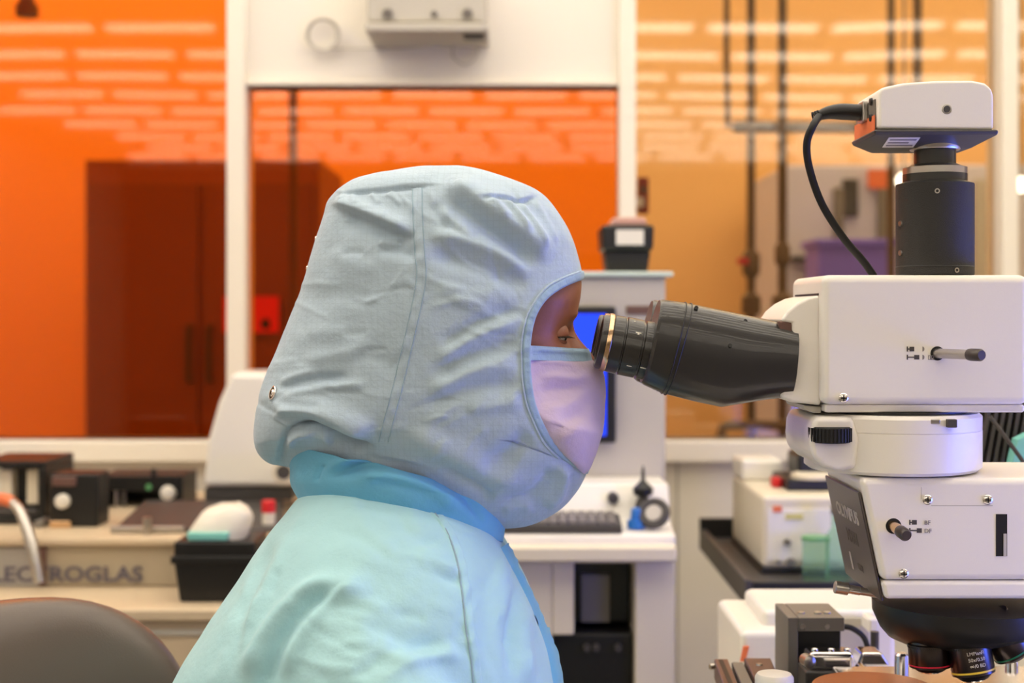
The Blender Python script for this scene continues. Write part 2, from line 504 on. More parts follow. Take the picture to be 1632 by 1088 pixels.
# process pipes behind the clear pane
def pipe(px, y, r_, lb, valves=(), foot=None, z1=2.93, z0=.5):
    x = xpx(px, y)
    t = thing('process_pipe', lb, 'pipe', (x, y, z0))
    G().cyl((x, y, z0), (x, y, z1), r_).build('pipe_run', MT['pipe'], t)
    for py, rr, h in valves:
        z = zpx(py, y)
        G().lathe((x, y, z - h), (0, 0, 1), [(0, r_), (h * .3, rr), (h * 1.6, rr), (h * 2, r_)], 20).build('flange', MT['pipe'], t)
    return t, x
t, x = pipe(1197, 3.55, .011, 'brown vertical pipe with a red lever valve behind the clear pane', [(420, .022, .035), (485, .024, .03)])
G().pbox(1176, 1194, 411, 421, 3.53, 3.545).build('valve_lever', MT['red'], t, bevel=.002)
t, x = pipe(1247, 3.6, .012, 'brown vertical pipe with two dark flanges behind the clear pane', [(405, .02, .03), (487, .027, .035)])
pipe(1420, 3.9, .011, 'thin brown vertical pipe beside the grey machine behind the clear pane')
pipe(1462, 3.85, .013, 'thick brown vertical pipe in front of the grey machine behind the clear pane')
y = 3.7
t = thing('pipe_rack', 'brown horizontal pipe crossing behind the vertical pipes', 'pipe', (xpx(1270, y), y, zpx(202, y)))
G().cyl(W(1170, 202, y), W(1560, 202, y), .016).build('crossbar', MT['pipe'], t)
G().tube([W(1170, 202, y), W(1160, 202, y), W(1158, 100, y), W(1158, -150, y)], .008, 10).build('hanger', MT['pipe'], t)
y = 3.45
t = thing('bent_pipe', 'brown pipe bent over low behind the clear pane sill', 'pipe', (xpx(1150, y), y, 0))
G().tube([W(1150, HZ + CZ * FPX / y, y), W(1150, 690, y), W(1153, 680, y), W(1162, 677, y), W(1280, 677, y), W(1292, 680, y), W(1296, 690, y), W(1296, HZ + CZ * FPX / y, y)], .012, 12).build('pipe_run', MT['pipe'], t)
y = 4.5
t = thing('process_machine', 'lilac grey machine with dark doors behind the clear pane', 'machine', (xpx(1400, y), y + .3, 0))
G().box(xpx(1252, y), xpx(1700, y), y, y + .6, 0, zpx(262, y)).build('body', MT['greymachine'], t, bevel=.01)
for a, b, c, d, m in ((1330, 1345, 300, 470, 'midgrey'), (1345, 1368, 285, 345, 'charcoal'), (1262, 1325, 408, 416, 'charcoal'), (1385, 1425, 270, 300, 'orangesticker'),
                      (1290, 1312, 425, 470, 'brownmetal'), (1555, 1585, 285, 560, 'grey'), (1400, 1416, 300, 420, 'midgrey')):
    G().pbox(a, b, c, d, y - .02, y - .0005).build('machine_panel', MT[m], t, smooth=0)
t = thing('violet_crate', 'violet plastic crate in front of the grey machine', 'crate', (xpx(1365, 4.3), 4.3, 0))
G().pbox(1305, 1430, 385, 470, 4.2, 4.4).build('body', MT['purple'], t, bevel=.01)
G().pbox(1300, 1435, 380, 392, 4.19, 4.41).build('rim', MT['purple'], t, bevel=.004)
a = W(1368, 470, 4.3)
G().box(a.x - .1, a.x + .1, 4.22, 4.38, 0, a.z - .0005).build('pedestal', MT['midgrey'], t, bevel=.005)
for px, py, y, lb in ((1441, 288, 3.95, 'small white lamp globe beside the pipes behind the clear pane'),
                      (1627, 294, 3.95, 'small white lamp globe right of the narrow window post')):
    p = W(px, py, y)
    t = thing('globe_lamp', lb, 'lamp', p)
    G().sphere(p, .021).build('globe', MT['lamp'], t)
    G().cyl((p.x, p.y, p.z + .02), (p.x, p.y, 2.93), .004, n=8).build('cord', MT['midgrey'], t)
y = 3.085
t = thing('alarm_box', 'small dark red box mounted behind the glass beside the white post', 'box', W(1025, 340, y))
G().pbox(1017, 1034, 282, 340, y, y + .03).build('body', mat('dull red enamel', (150, 52, 40), .4), t, bevel=.003)
G().pbox(1020, 1031, 296, 308, y - .003, y - .0003).build('label_plate', MT['brownmetal'], t, smooth=0)
G().box(xpx(992, YW), xpx(1025, y), YW + .0705, y - .0035, zpx(330, y), zpx(315, y)).build('bracket', MT['frame'], t, smooth=0)

# ================================================================== things along the window wall
# --- controller on the upper white panel
y0, y1 = 2.86, YW
t = thing('wall_controller', 'white controller box with small knobs on the upper white wall panel', 'controller', (xpx(680, y0), y1, zpx(50, y0)))
G().pbox(585, 775, -60, 36, y0, y1 - .0005).build('housing', MT['grey'], t, bevel=.006)
G().pbox(582, 778, 36, 50, y0 - .03, y1 - .0005).build('front_lip', MT['grey'], t, bevel=.004)
for px, r_ in ((618, .010), (692, .006), (745, .010)):
    G().cyl(W(px, 22, y0 - .012), W(px, 22, y0 + .001), r_, r_ * 1.1, 18).build('knob', MT['midgrey'], t)
G().pbox(738, 772, 50.5, 57, y0 - .01, y0 + .04).build('connector', MT['charcoal'], t, bevel=.002)
yy = 2.985
g = G()
for j in range(4):
    pts = [W(515, 55, yy - .003 * j) + Vector((math.cos(a) * (.030 + .0016 * j), 0, math.sin(a) * (.030 + .001 * j))) for a in np.linspace(0, 2 * math.pi, 37)]
    g.tube(pts, .0022, 6)
t = thing('coiled_cable', 'pale coiled cable hanging on the white panel beside the controller', 'cable', W(515, 80, yy))
g.build('coil', MT['grey'], t)
G().tube([W(515, 77, yy), W(560, 78, yy), W(640, 76, yy), W(715, 72, yy), W(722, 90, yy), W(740, 103, yy), W(758, 92, yy), W(762, 70, yy), W(757, 52, yy - .06)], .0018, 6, smooth=6).build('lead', MT['grey'], t)

# --- wafer prober on the left
ya, yb = 2.15, 2.31
zt = zpx(967, ya)
zu = zpx(868, yb)
XA, XB = xpx(-240, ya), xpx(470, ya)
t = thing('wafer_prober', 'beige wafer prober bench with dark lettering on its front strip', 'machine', ((XA + XB) / 2, 2.6, 0))
G().box(XA, XB, ya, 2.92, 0.0, zt - .02).build('lower_cabinet', MT['prober'], t, bevel=.006)
G().box(XA - .005, XB + .005, ya - .015, 2.92, zt - .0199, zt).build('front_ledge', MT['prober'], t, bevel=.005)
G().pbox(-240, 340, 1003, 1012, ya - .004, ya - .0004).build('front_groove', MT['grey'], t, smooth=0)
st = G().box(XA, XB, yb, 2.92, zt + .0003, zu).build('lettered_strip', MT['prober2'], t, bevel=.004)
G().pbox(-240, 62, 873, 934, yb - .004, yb - .0004).build('grey_strip', MT['midlight'], t, smooth=0)
G().box(XA, XB, yb - .012, 2.92, zu + .0003, zu + .012).build('top_plate', MT['prober'], t, bevel=.003)
text('ELECTROGLAS', .034, MT['inkblue'], t, facing(W(-34, 926, yb - .0048)), sx=1.19, bold=.0008)
G().pbox(62, 72, 872, 934, yb - .008, yb - .0003).build('latch', MT['brownmetal'], t, bevel=.001)
ZT = zu + .0123     # top of the prober deck
# black optics blocks standing on the deck
def zdeck(y): return ZT
t = thing('optics_block', 'open black optics block with beige plates, standing at the end of the prober deck', 'optics block', (xpx(20, 2.45), 2.5, ZT))
y = 2.45
top = zpx(735, y)
G().box(xpx(-40, y), xpx(72, y), y, y + .16, ZT, ZT + .012).build('base', MT['black'], t, bevel=.002)
G().box(xpx(-40, y), xpx(72, y), y, y + .16, top - .012, top).build('top_plate', MT['black'], t, bevel=.002)
G().box(xpx(60, y), xpx(72, y), y, y + .16, ZT + .0122, top - .0122).build('side_plate', MT['black'], t, bevel=.002)
G().box(xpx(-40, y), xpx(60, y), y + .13, y + .16, ZT + .0122, top - .0122).build('back_plate', MT['black'], t, bevel=.002)
for a, b in ((-6, 12), (36, 57)):
    G().box(xpx(a, y), xpx(b, y), y + .02, y + .05, zpx(806, y), zpx(750, y)).build('sensor_plate', MT['beige'], t, bevel=.002)
G().box(xpx(-30, y), xpx(58, y), y + .01, y + .12, ZT + .0123, zpx(812, y)).build('drive_housing', MT['charcoal'], t, bevel=.004)
t = thing('lens_block', 'black lens block with a red top strip and round white lens', 'optics block', (xpx(118, 2.42), 2.45, ZT))
y = 2.42
G().box(xpx(80, y), xpx(156, y), y, y + .07, ZT, zpx(755, y)).build('body', MT['black'], t, bevel=.004)
G().box(xpx(84, y), xpx(122, y), y - .006, y + .06, zpx(774, y), zpx(759, y)).build('red_strip', MT['brownmetal'], t, bevel=.002)
G().lathe(W(101, 798, y), (0, -1, 0), [(0, .0125), (.008, .0125), (.012, .011), (.0135, .006), (.014, .0005)], 24).build('lens', MT['paper'], t)
G().box(xpx(82, y), xpx(116, y), y - .012, y - .0003, ZT, ZT + .012).build('brass_foot', MT['brass'], t, bevel=.002)
G().lathe(W(64, 835, y), (0, -1, 0), [(-.03, .008), (.01, .008), (.012, .006)], 16).build('thumb_screw', MT['midgrey'], t)
t = thing('frame_mount', 'black open frame mount with silver rods and a small white lamp', 'optics block', (xpx(220, 2.66), 2.72, ZT))
y = 2.66
top = zpx(758, y)
G().box(xpx(158, y), xpx(170, y), y, y + .12, ZT, top).build('post', MT['black'], t, bevel=.002)
G().box(xpx(281, y), xpx(291, y), y, y + .12, ZT, top).build('post', MT['black'], t, bevel=.002)
G().box(xpx(170, y) + .0003, xpx(281, y) - .0003, y, y + .12, zpx(782, y), top).build('crossbeam', MT['black'], t, bevel=.002)
G().box(xpx(170, y) + .0003, xpx(281, y) - .0003, y + .1, y + .12, ZT, zpx(782, y) - .0003).build('back_plate', MT['black'], t, bevel=.002)
for px, m in ((166.5 + 11, 'steel'), (190, 'midgrey')):
    G().cyl((xpx(px, y), y + .03, ZT), (xpx(px, y), y + .03, zpx(783, y)), .005).build('rod', MT[m], t)
G().lathe(W(268, 785, y), (0, -1, 0), [(-.03, .012), (.004, .014), (.012, .012), (.016, .002)], 20).build('lamp_cap', MT['paper'], t)
G().lathe(W(237, 776, y), (0, -1, 0), [(-.001, .006), (.004, .005)], 14).build('green_button', MT['green'], t)
G().lathe(W(245, 756, y), (0, 0, 1), [(-.004, .006), (.012, .004)], 12).build('top_screw', MT['black'], t)
# lever leaning in front
t = thing('lever_arm', 'bare silver lever arm with an orange grip leaning across the lettered strip', 'lever', W(64, 928, 2.24))
G().tube([W(20, 800, 2.30), W(34, 818, 2.28), W(50, 868, 2.26), W(63, 928, 2.25)], [.0085, .0085, .010, .0085], 14, smooth=5).build('rod', MT['steel'], t)
G().tube([W(-12, 794, 2.31), W(5, 795, 2.305), W(20, 800, 2.30)], .0095, 14, smooth=4).build('grip', MT['orangesticker'], t)
# charcoal wedge deck + rail
t = thing('charcoal_stage', 'charcoal sloping stage plate with a silver rail on the prober deck', 'stage', (xpx(310, 2.45), 2.5, ZT))
P = [W(180, 850, 2.36), W(452, 850, 2.36), W(452, 796, 2.62), W(232, 796, 2.62)]
P = [Vector((p.x, p.y, max(p.z, ZT + .006))) for p in P]
g = G()
lo = [Vector((p.x, p.y, ZT + .0004)) for p in P]
g.add([tuple(p) for p in P] + [tuple(p) for p in lo], [(0, 1, 2, 3), (7, 6, 5, 4), (0, 4, 5, 1), (1, 5, 6, 2), (2, 6, 7, 3), (3, 7, 4, 0)])
g.build('plate', MT['charcoal'], t, bevel=.003)
a = W(175, 850, 2.345)
G().box(a.x, xpx(292, 2.345), 2.345, 2.358, ZT, ZT + .012).build('rail', MT['steel'], t, bevel=.002)
G().cyl((xpx(236, 2.345), 2.34, ZT), (xpx(236, 2.345), 2.34, ZT + .028), .007).build('stop_pin', MT['steel'], t)
# white optical head
y = 2.62
t = thing('optical_head', 'white slanted optical head of the prober, wider at its foot', 'optical head', (xpx(382, y), y + .08, zpx(776, y)))
hb = [(368, 594), (424, 594), (440, 640), (470, 776), (322, 776), (331, 700), (348, 640)]
G().pprism(hb, y, y + .16).build('cover', MT['mscope'], t, bevel=.012, seg=4)
G().pprism([(326, 777), (466, 777), (466, 797), (326, 797)], y + .01, y + .15).build('foot', MT['charcoal'], t, bevel=.003)
p = W(452, 752, 2.5)
G().lathe(p, (0, 1, 0), [(-.001, .010), (0, .021), (.03, .023), (.118, .023)], 28).build('focus_knob', MT['beige'], t)
G().lathe(p, (0, -1, 0), [(-.002, .0135), (.003, .0125)], 24).build('knob_cap', MT['charcoal'], t)
# black bin with wipes
y = 2.185
t = thing('black_bin', 'black tapered plastic bin standing on the beige ledge', 'bin', (xpx(345, y), y + .05, zt))
zb = zt + .0003
a0, a1, b0, b1 = xpx(286, y), xpx(402, y), xpx(278, y), xpx(408, y)
ztop = zpx(862, y)
def rr(x0, x1, y0, y1, z): return [Vector(p) for p in ((x0, y0, z), (x1, y0, z), (x1, y1, z), (x0, y1, z))]
G().rings([rr(a0, a1, y, y + .10, zb), rr(b0, b1, y - .006, y + .106, ztop - .03), rr(b0, b1, y - .006, y + .106, ztop)]).build('body', MT['black'], t, bevel=.004)
G().box(b0 - .004, b1 + .004, y - .010, y + .11, ztop - .034, ztop - .022).build('rim_band', MT['black'], t, bevel=.002)
t = thing('wipe_pack', 'soft white pack of wipes with a teal underside on top of the black bin', 'wipes', (xpx(340, y), y + .05, ztop))
g = G(); rs = []
for i in range(9):
    v = i / 8; zz = ztop + .0005 + .048 * v
    w0, w1 = np.interp(v, [0, .15, .5, .85, 1], [292, 287, 302, 318, 340]), np.interp(v, [0, .3, .6, .85, 1], [385, 391, 393, 390, 372])
    cx_, a_ = (xpx(w0, y) + xpx(w1, y)) / 2, (xpx(w1, y) - xpx(w0, y)) / 2
    b_ = .045 * (1 - .35 * v ** 3)
    rs.append([Vector((cx_ + a_ * math.copysign(abs(math.cos(q)) ** .75, math.cos(q)), y + .05 + b_ * math.copysign(abs(math.sin(q)) ** .75, math.sin(q)), zz + .003 * math.sin(3 * q + 5 * v))) for q in np.linspace(0, 2 * math.pi, 33)[:-1]])
g.rings(rs).build('pack', MT['paper'], t, smooth=60)
G().rings([rr(xpx(300, y), xpx(362, y), y - .003, y + .02, ztop + .001), rr(xpx(298, y), xpx(365, y), y - .004, y + .02, ztop + .013)]).build('teal_label', MT['teal'], t, bevel=.002)
t = thing('sample_vial', 'small red capped vial on the charcoal stage behind the operator', 'vial', W(428, 835, 2.40))
p = W(428, 835, 2.40)
G().lathe((p.x, p.y, p.z), (0, 0, 1), [(0, .011), (.02, .011)], 16).build('vial', MT['paper'], t)
G().lathe((p.x, p.y, p.z + .0203), (0, 0, 1), [(0, .012), (.018, .012), (.02, .010)], 16).build('cap', MT['red'], t)

# --- inspection station in the middle
y = 2.35
t = thing('inspection_station', 'beige inspection station with blue screen, sloped keyboard console and dark open bay', 'machine', (xpx(930, y), y + .2, 0))
XS0, XS1 = xpx(800, y), xpx(1061, y)
zc = zpx(764, 2.30)
G().box(XS0, XS1, y, y + .40, zc - .05, zpx(441, y)).build('column', MT['grey'], t, bevel=.006)
G().box(XS0 - .004, xpx(1072, y), y - .01, y + .41, zpx(441, y) + .0003, zpx(433, y)).build('top_cap', mat('pale teal edge', (205, 222, 210), .4), t, bevel=.002)
bz = G().pbox(846, 982, 488, 706, y - .025, y - .0005).build('screen_bezel', MT['black'], t, bevel=.004)
G().pbox(858, 966, 500, 694, y - .0275, y - .0253).build('screen', MT['bluescreen'], bz, smooth=0)
G().pbox(998, 1042, 487, 501, y - .003, y - .0004).build('disk_slot', MT['brownmetal'], t, bevel=.001)
# console (sloped top) and keyboard
yk0, yk1 = 2.14, 2.349
zk0, zk1 = zpx(853, yk0), zpx(764, 2.30)
XK0, XK1 = xpx(745, yk0), xpx(1070, 2.2)
prof = [(yk0, zk0 - .035), (yk0, zk0), (yk0 + .075, zk0 + .012), (yk0 + .10, zk1), (yk1, zk1), (yk1, zk0 - .035)]
g = G()
n = len(prof)
g.add([(XK0, a, b) for a, b in prof] + [(XK1, a, b) for a, b in prof], [tuple(range(n - 1, -1, -1)), tuple(range(n, 2 * n))] + [(i, (i + 1) % n, (i + 1) % n + n, i + n) for i in range(n)])
g.build('console', MT['mscope'], t, bevel=.004)
kx0, kx1 = xpx(760, yk0), xpx(992, yk0)
kb = G().box(kx0, kx1, 0, .065, 0, .012, Matrix.Translation((0, yk0 + .006, zk0 + .002)) @ Matrix.Rotation(R(9), 4, 'X')).build('keyboard', MT['charcoal'], t, bevel=.002)
kmesh = None
for r_ in range(4):
    for c_ in range(14):
        M_ = Matrix.Translation((0, yk0 + .006, zk0 + .002)) @ Matrix.Rotation(R(9), 4, 'X') @ Matrix.Translation((kx0 + .006 + c_ * (kx1 - kx0 - .012) / 14, .004 + r_ * .015, .0121))
        w_ = (kx1 - kx0 - .012) / 14 - .0025
        if kmesh is None:
            ko = G().box(0, w_, 0, .0125, 0, .005).build('key', MT['midgrey'], kb, bevel=0, smooth=0); kmesh = ko
        else:
            ko = kmesh.copy(); COL.objects.link(ko)
        ko.parent = kb; ko.matrix_basis = M_; ko.matrix_parent_inverse = Matrix()
G().lathe(W(977, 793, 2.228), (0, -1, 0), [(-.012, .009), (.006, .009), (.012, .007)], 18).build('console_knob', MT['charcoal'], t)
# worktop and cabinet below
G().box(xpx(740, 2.12), xpx(1078, 2.12), 2.11, 2.80, zpx(872, 2.11), zk0 - .0352).build('worktop', MT['beige'], t, bevel=.004)
zw = zpx(872, 2.11) - .0003
yc0 = 2.15
G().box(xpx(740, yc0), xpx(880, yc0), yc0, 2.78, 0, zw).build('cabinet_side', MT['beige'], t, bevel=.003)
G().box(xpx(1012, yc0), xpx(1076, yc0), yc0, 2.78, 0, zw).build('cabinet_side', MT['beige'], t, bevel=.003)
G().box(xpx(880, yc0) + .0003, xpx(915, yc0), yc0, 2.70, zpx(1012, yc0), zw).build('filler_panel', MT['beige'], t, bevel=.003)
G().box(xpx(915, yc0) + .0003, xpx(1012, yc0) - .0003, yc0, yc0 + .02, zpx(897, yc0), zw).build('top_rail', MT['beige'], t, bevel=.002)
G().box(xpx(880, yc0) + .0003, xpx(1012, yc0) - .0003, 2.705, 2.78, 0, zw).build('bay_back', MT['black'], t, smooth=0)
G().box(xpx(917, yc0), xpx(1010, yc0), yc0 + .07, 2.7045, zpx(1008, yc0), zpx(899, yc0)).build('electronics_box', MT['black'], t, bevel=.004)
G().pbox(926, 972, 915, 992, yc0 + .058, yc0 + .0695).build('grey_panel', MT['midgrey'], t, bevel=.002)
dw = G().box(xpx(882, yc0), xpx(1010, yc0), yc0 + .02, 2.70, .05, zpx(1014, yc0)).build('lower_drawer', MT['black'], t, bevel=.004)
for px in (935, 950, 985):
    G().lathe(W(px, 1031, yc0 + .018), (0, -1, 0), [(-.004, .006), (.010, .005)], 14).build('drawer_knob', MT['charcoal'], dw)
# on top: dark instrument
y = 2.42
zc2 = zpx(433, 2.35) + .0003
t = thing('label_printer', 'black instrument with a white label and pinkish lid on top of the station', 'instrument', (xpx(1000, y), y + .05, zc2))
def trap(pa, pb, z0, z1, y0, y1): return [rr(xpx(pa[0], y), xpx(pa[1], y), y0, y1, z0), rr(xpx(pb[0], y), xpx(pb[1], y), y0, y1, z1)]
zz = zpx(400, y)
G().rings(trap((968, 1032), (964, 1037), zc2, zz, y, y + .10)).build('base', MT['black'], t, bevel=.003)
G().rings(trap((960, 1040), (958, 1042), zz + .0003, zpx(359, y), y - .012, y + .11)).build('body', MT['black'], t, bevel=.006)
G().rings(trap((972, 1032), (978, 1028), zpx(359, y) + .0003, zpx(346, y), y, y + .09)).build('lid', mat('dusty pink lid', (206, 160, 140), .5), t, bevel=.003)
G().pbox(982, 1026, 366, 390, y - .0145, y - .0125).build('label_plate', MT['paper'], t, smooth=0)
# bottle and tape roll on the console
y = 2.20
zs0 = zk0 + .0125
t = thing('dropper_bottle', 'small dark dropper bottle with thin black tip on the console', 'bottle', (xpx(1026, y), y + .012, zs0))
bx_ = xpx(1026, y)
G().lathe((bx_, y + .012, zs0), (0, 0, 1), [(0, .012), (.02, .013), (.032, .010), (.036, .007)], 20).build('body', MT['charcoal'], t)
G().lathe((bx_, y + .012, zs0 + .0363), (0, 0, 1), [(0, .007), (.004, .015), (.014, .016), (.022, .007), (.026, .004)], 20).build('bulb', MT['black'], t)
G().lathe((bx_, y + .012, zs0 + .0626), (0, 0, 1), [(0, .0035), (.014, .0025), (.022, .001)], 10).build('tip', MT['black'], t)
y = 2.17
zr = zk0 + .006
t = thing('tape_roll', 'grey roll of tape leaning on the console beside the dropper bottle', 'tape', (xpx(1040, y), y, zr))
c_ = Vector((xpx(1042, y), y - .002, zr + .0235))
ax = Vector((-.35, -1, .55)).normalized()
G().torus(c_, .019, .006, ax, 36, 10).build('roll', MT['charcoal'], t)
G().lathe(c_ - ax * .004, ax, [(0, .0125), (.008, .0125)], 28).build('core', MT['grey'], t)
t = thing('blue_cap', 'small blue cap beside the tape roll on the console', 'cap', (xpx(1014, 2.175), 2.175, zr))
G().lathe((xpx(1014, 2.175), 2.175, zr), (0, 0, 1), [(0, .014), (.012, .014), (.013, .009), (.028, .008), (.031, .005)], 20).build('cap', MT['blue'], t)

# --- right: tray shelf with beige instrument
y0, y1 = 2.08, 2.56
zsft = zpx(925, y0)
t = thing('tray_shelf', 'black rimmed shelf tray carried by a bracket under the clear pane', 'shelf', (xpx(1330, y0), 2.9, zsft - .08))
xs0, xs1 = xpx(1198, y0), xpx(1560, y0)
G().box(xs0, xs1, y0, y1, zsft - .035, zsft - .012).build('deck', MT['charcoal'], t, bevel=.003)
G().box(xs0, xs1, y0 - .012, y0 - .0003, zsft - .045, zsft).build('front_rim', MT['black'], t, bevel=.002)
G().box(xs0 - .012, xs0 - .0003, y0 - .012, y1, zsft - .035, zsft + .003).build('side_rim', MT['charcoal'], t, bevel=.002)
G().box(xs0 - .012, xs0 + .06, y1 + .0003, y1 + .012, zsft - .035, zsft + .022).build('back_stop', MT['black'], t, bevel=.002)
G().box(xs0, xs1, y0 - .016, y0 + .01, zsft - .062, zsft - .0455).build('lower_lip', MT['midgrey'], t, bevel=.002)
G().box(xs0 + .25, xs0 + .32, y1 - .3, YW - .0003, zsft - .10, zsft - .0623).build('bracket', MT['midgrey'], t, bevel=.003)
G().cyl((xs0 + .015, y0 - .013, zsft - .03), (xs0 + .015, y0 - .02, zsft - .03), .008).build('rim_button', MT['steel'], t)
y0, y1 = 2.20, 2.50
zb = zsft - .0117
xi0, xi1 = xpx(1215, y0), xpx(1420, y0)
zi = zpx(790, y0)
t = thing('bench_instrument', 'beige box instrument with a black clamp on top, standing in the tray shelf', 'instrument', ((xi0 + xi1) / 2, 2.35, zb))
ib = G().box(xi0, xi1, y0, y1, zb + .008, zi).build('case', MT['beige'], t, bevel=.008)
G().box(xi0 - .002, xi1 + .002, y0 - .002, y1 + .002, zb, zb + .0078).build('foot_frame', MT['black'], t, bevel=.002)
G().box(xi0 + .008, xi1 - .008, y0 - .002, y0 - .0003, zb + .02, zi - .02).build('front_panel', MT['mscope'], t, bevel=.001)
G().box(xi0, xi0 + .07, y1 - .10, y1, zi + .0003, zi + .035).build('rear_block', MT['mscope'], t, bevel=.006)
G().box(xi0 + .05, xi1 - .03, y0 + .06, y1 - .11, zi + .0003, zi + .018).build('clamp_base', MT['black'], t, bevel=.003)
G().box(xi0 + .075, xi1 - .05, y1 - .20, y1 - .1101, zi + .0183, zi + .055).build('clamp_head', MT['black'], t, bevel=.006)
G().box(xi0 + .035, xi0 + .0495, y0 + .10, y0 + .13, zi + .0003, zi + .016).build('clamp_lever', MT['red'], t, bevel=.003)
G().lathe((xi0 + .095, y0 + .085, zi + .0183), (0, 0, 1), [(0, .034), (.006, .034), (.008, .030)], 32).build('sample_dish', MT['beige'], t)
G().pbox(1232, 1246, 806, 816, y0 - .0035, y0 - .0022).build('orange_label', MT['orangesticker'], t, smooth=0)
G().pbox(1252, 1280, 818, 828, y0 - .0035, y0 - .0022).build('yellow_label', mat('straw label', (210, 200, 130), .6), t, smooth=0)
for px, py, r_ in ((1254, 863, .006), (1260, 895, .007), (1240, 895, .003), (1285, 893, .005)):
    G().lathe(W(px, py, y0 - .0022), (0, -1, 0), [(0, r_), (.008, r_ * .85)], 16).build('panel_knob', MT['midgrey'], t)
gm = bpy.data.materials.new('translucent green plastic'); gm.use_nodes = True
b_ = gm.node_tree.nodes['Principled BSDF']
b_.inputs['Base Color'].default_value = (.55, .82, .62, 1); b_.inputs['Roughness'].default_value = .18
b_.inputs['Transmission Weight'].default_value = .88; b_.inputs['IOR'].default_value = 1.1
y = 2.14
for px, w_, h_, lb in ((1300, .02, .062, 'short translucent green beaker in front of the beige instrument'), (1334, .019, .10, 'tall translucent green bottle in front of the beige instrument')):
    x_ = xpx(px, y)
    t = thing('green_bottle' if h_ > .08 else 'green_beaker', lb, 'bottle' if h_ > .08 else 'beaker', (x_, y, zb))
    if h_ > .08:
        G().lathe((x_, y, zb), (0, 0, 1), [(0, w_ * .9), (.003, w_), (h_ * .65, w_), (h_ * .8, w_ * .45), (h_, w_ * .42)], 28).build('body', gm, t)
        G().lathe((x_, y, zb + h_ + .0003), (0, 0, 1), [(0, w_ * .5), (.014, w_ * .5), (.016, w_ * .3)], 20).build('cap', MT['charcoal'], t)
    else:
        G().lathe((x_, y, zb), (0, 0, 1), [(0, w_ * .9), (.003, w_), (h_ * .9, w_), (h_, w_ * 1.08)], 28).build('body', gm, t)
        G().lathe((x_, y, zb + h_ + .0003), (0, 0, 1), [(0, w_ * 1.06), (.005, w_ * 1.06)], 20).build('lid', MT['green'], t)

# ================================================================== MICROSCOPE
ZB = 0.745                       # bench top
MY = 1.27
YN, YF = 1.205, 1.335            # near and far face of the body
bench = thing('lab_bench', 'white lab bench carrying the microscope, mostly below the picture', 'bench', (0.75, 1.3, 0))
G().box(.12, 1.75, .85, 1.742, ZB - .035, ZB).build('worktop', MT['beige'], bench, bevel=.006)
for x in (.16, 1.66):
    for y in (.89, 1.67):
        G().box(x, x + .05, y, y + .05, 0, ZB - .0353).build('leg', MT['grey'], bench, bevel=.003)
ms = thing('microscope', 'cream white inspection microscope with black eyepiece tubes and camera on top', 'microscope', (.40, MY, ZB))
# --- camera head
ca, cb = 1.215, 1.295
rim = [(1400, 205), (1400, 150), (1403, 141), (1412, 138), (1440, 132), (1490, 128.5), (1550, 128), (1570, 132), (1581, 141), (1584, 152), (1584, 207)]
ch = G().pprism(rim, ca, cb).build('camera_head', MT['mscope'], ms, bevel=.003, seg=4)
# dark tapered underside
def rect_px(x0, x1, py, y0, y1, inset=0):
    a = W(x0, py, y0); b = W(x1, py, y0)
    return rr(a.x + inset, b.x - inset, y0 + inset, y1 - inset, a.z)
u0 = rect_px(1396, 1588, 206.3, ca, cb, -.0015)
u1 = [Vector((p.x, p.y, p.z - .004)) for p in u0]
zc0 = u0[0].z
u2 = rr(u0[0].x + .014, u0[1].x - .014, ca + .030, cb - .012, zc0 - .0125)
und = G().rings([u0, u1, u2]).build('camera_underside', MT['charcoal'], ms, bevel=.002)
p = W(1509, 174, ca)
G().lathe(p, (0, -1, 0), [(-.002, .0042), (.0003, .0042), (.0004, .0034), (-.003, .003)], 20, cap1=True).build('threaded_hole', MT['steel'], ch)
G().lathe(p + Vector((0, -.0002, 0)), (0, -1, 0), [(-.003, .0029), (.0004, .0029)], 18).build('hole_core', MT['charcoal'], ch)
# connector end (left face)
xl = W(1400, 205, ca).x
zA, zB2 = W(1400, 204, ca).z, W(1400, 152, ca).z
G().box(xl - .0012, xl - .0002, ca + .008, cb - .006, zA + .002, zB2 - .002).build('connector_panel', MT['midgrey'], ch, smooth=0)
G().box(xl - .0022, xl - .0013, ca + .006, cb - .004, zA - .003, zA + .012).build('orange_sticker', MT['orangesticker'], ch, smooth=0)
cy = ca + .040
zc = zA + .019
plug0 = Vector((xl - .0013, cy, zc))
G().box(xl - .006, xl - .0013, cy - .010, cy + .010, zc - .009, zc + .009).build('socket', MT['steel'], ch, bevel=.001)
for i in range(2):
    G().lathe((xl - .0013, ca + .017, zc + .006 - i * .014), (-1, 0, 0), [(0, .0035), (.002, .003)], 14).build('port', MT['black'], ch)
# label on the underside slope
A0, A1, B0 = u1[0], u1[1], u2[0]
sl_d = Vector((0, B0.y - A0.y, B0.z - A0.z)).normalized(); sl_n = Vector((0, sl_d.z, -sl_d.y))
if sl_n.z > 0: sl_n = -sl_n
Lsl = math.hypot(B0.y - A0.y, B0.z - A0.z)
def on_slope(x, f, h): return Vector((x, A0.y, A0.z)) + sl_d * Lsl * f + sl_n * h
def slope_quad(x0, x1, f0, f1, h0, h1, g):
    vs = [on_slope(x, f, h) for x in (x0, x1) for f in (f0, f1) for h in (h0, h1)]
    return g.add(vs, [(0, 1, 3, 2), (4, 6, 7, 5), (0, 4, 5, 1), (2, 3, 7, 6), (0, 2, 6, 4), (1, 5, 7, 3)])
lx0 = A0.x + .014; lx1 = lx0 + .027
slope_quad(lx0, lx1, .22, .92, .0001, .0004, G()).build('serial_label', MT['paper'], und, smooth=0)
g = G()
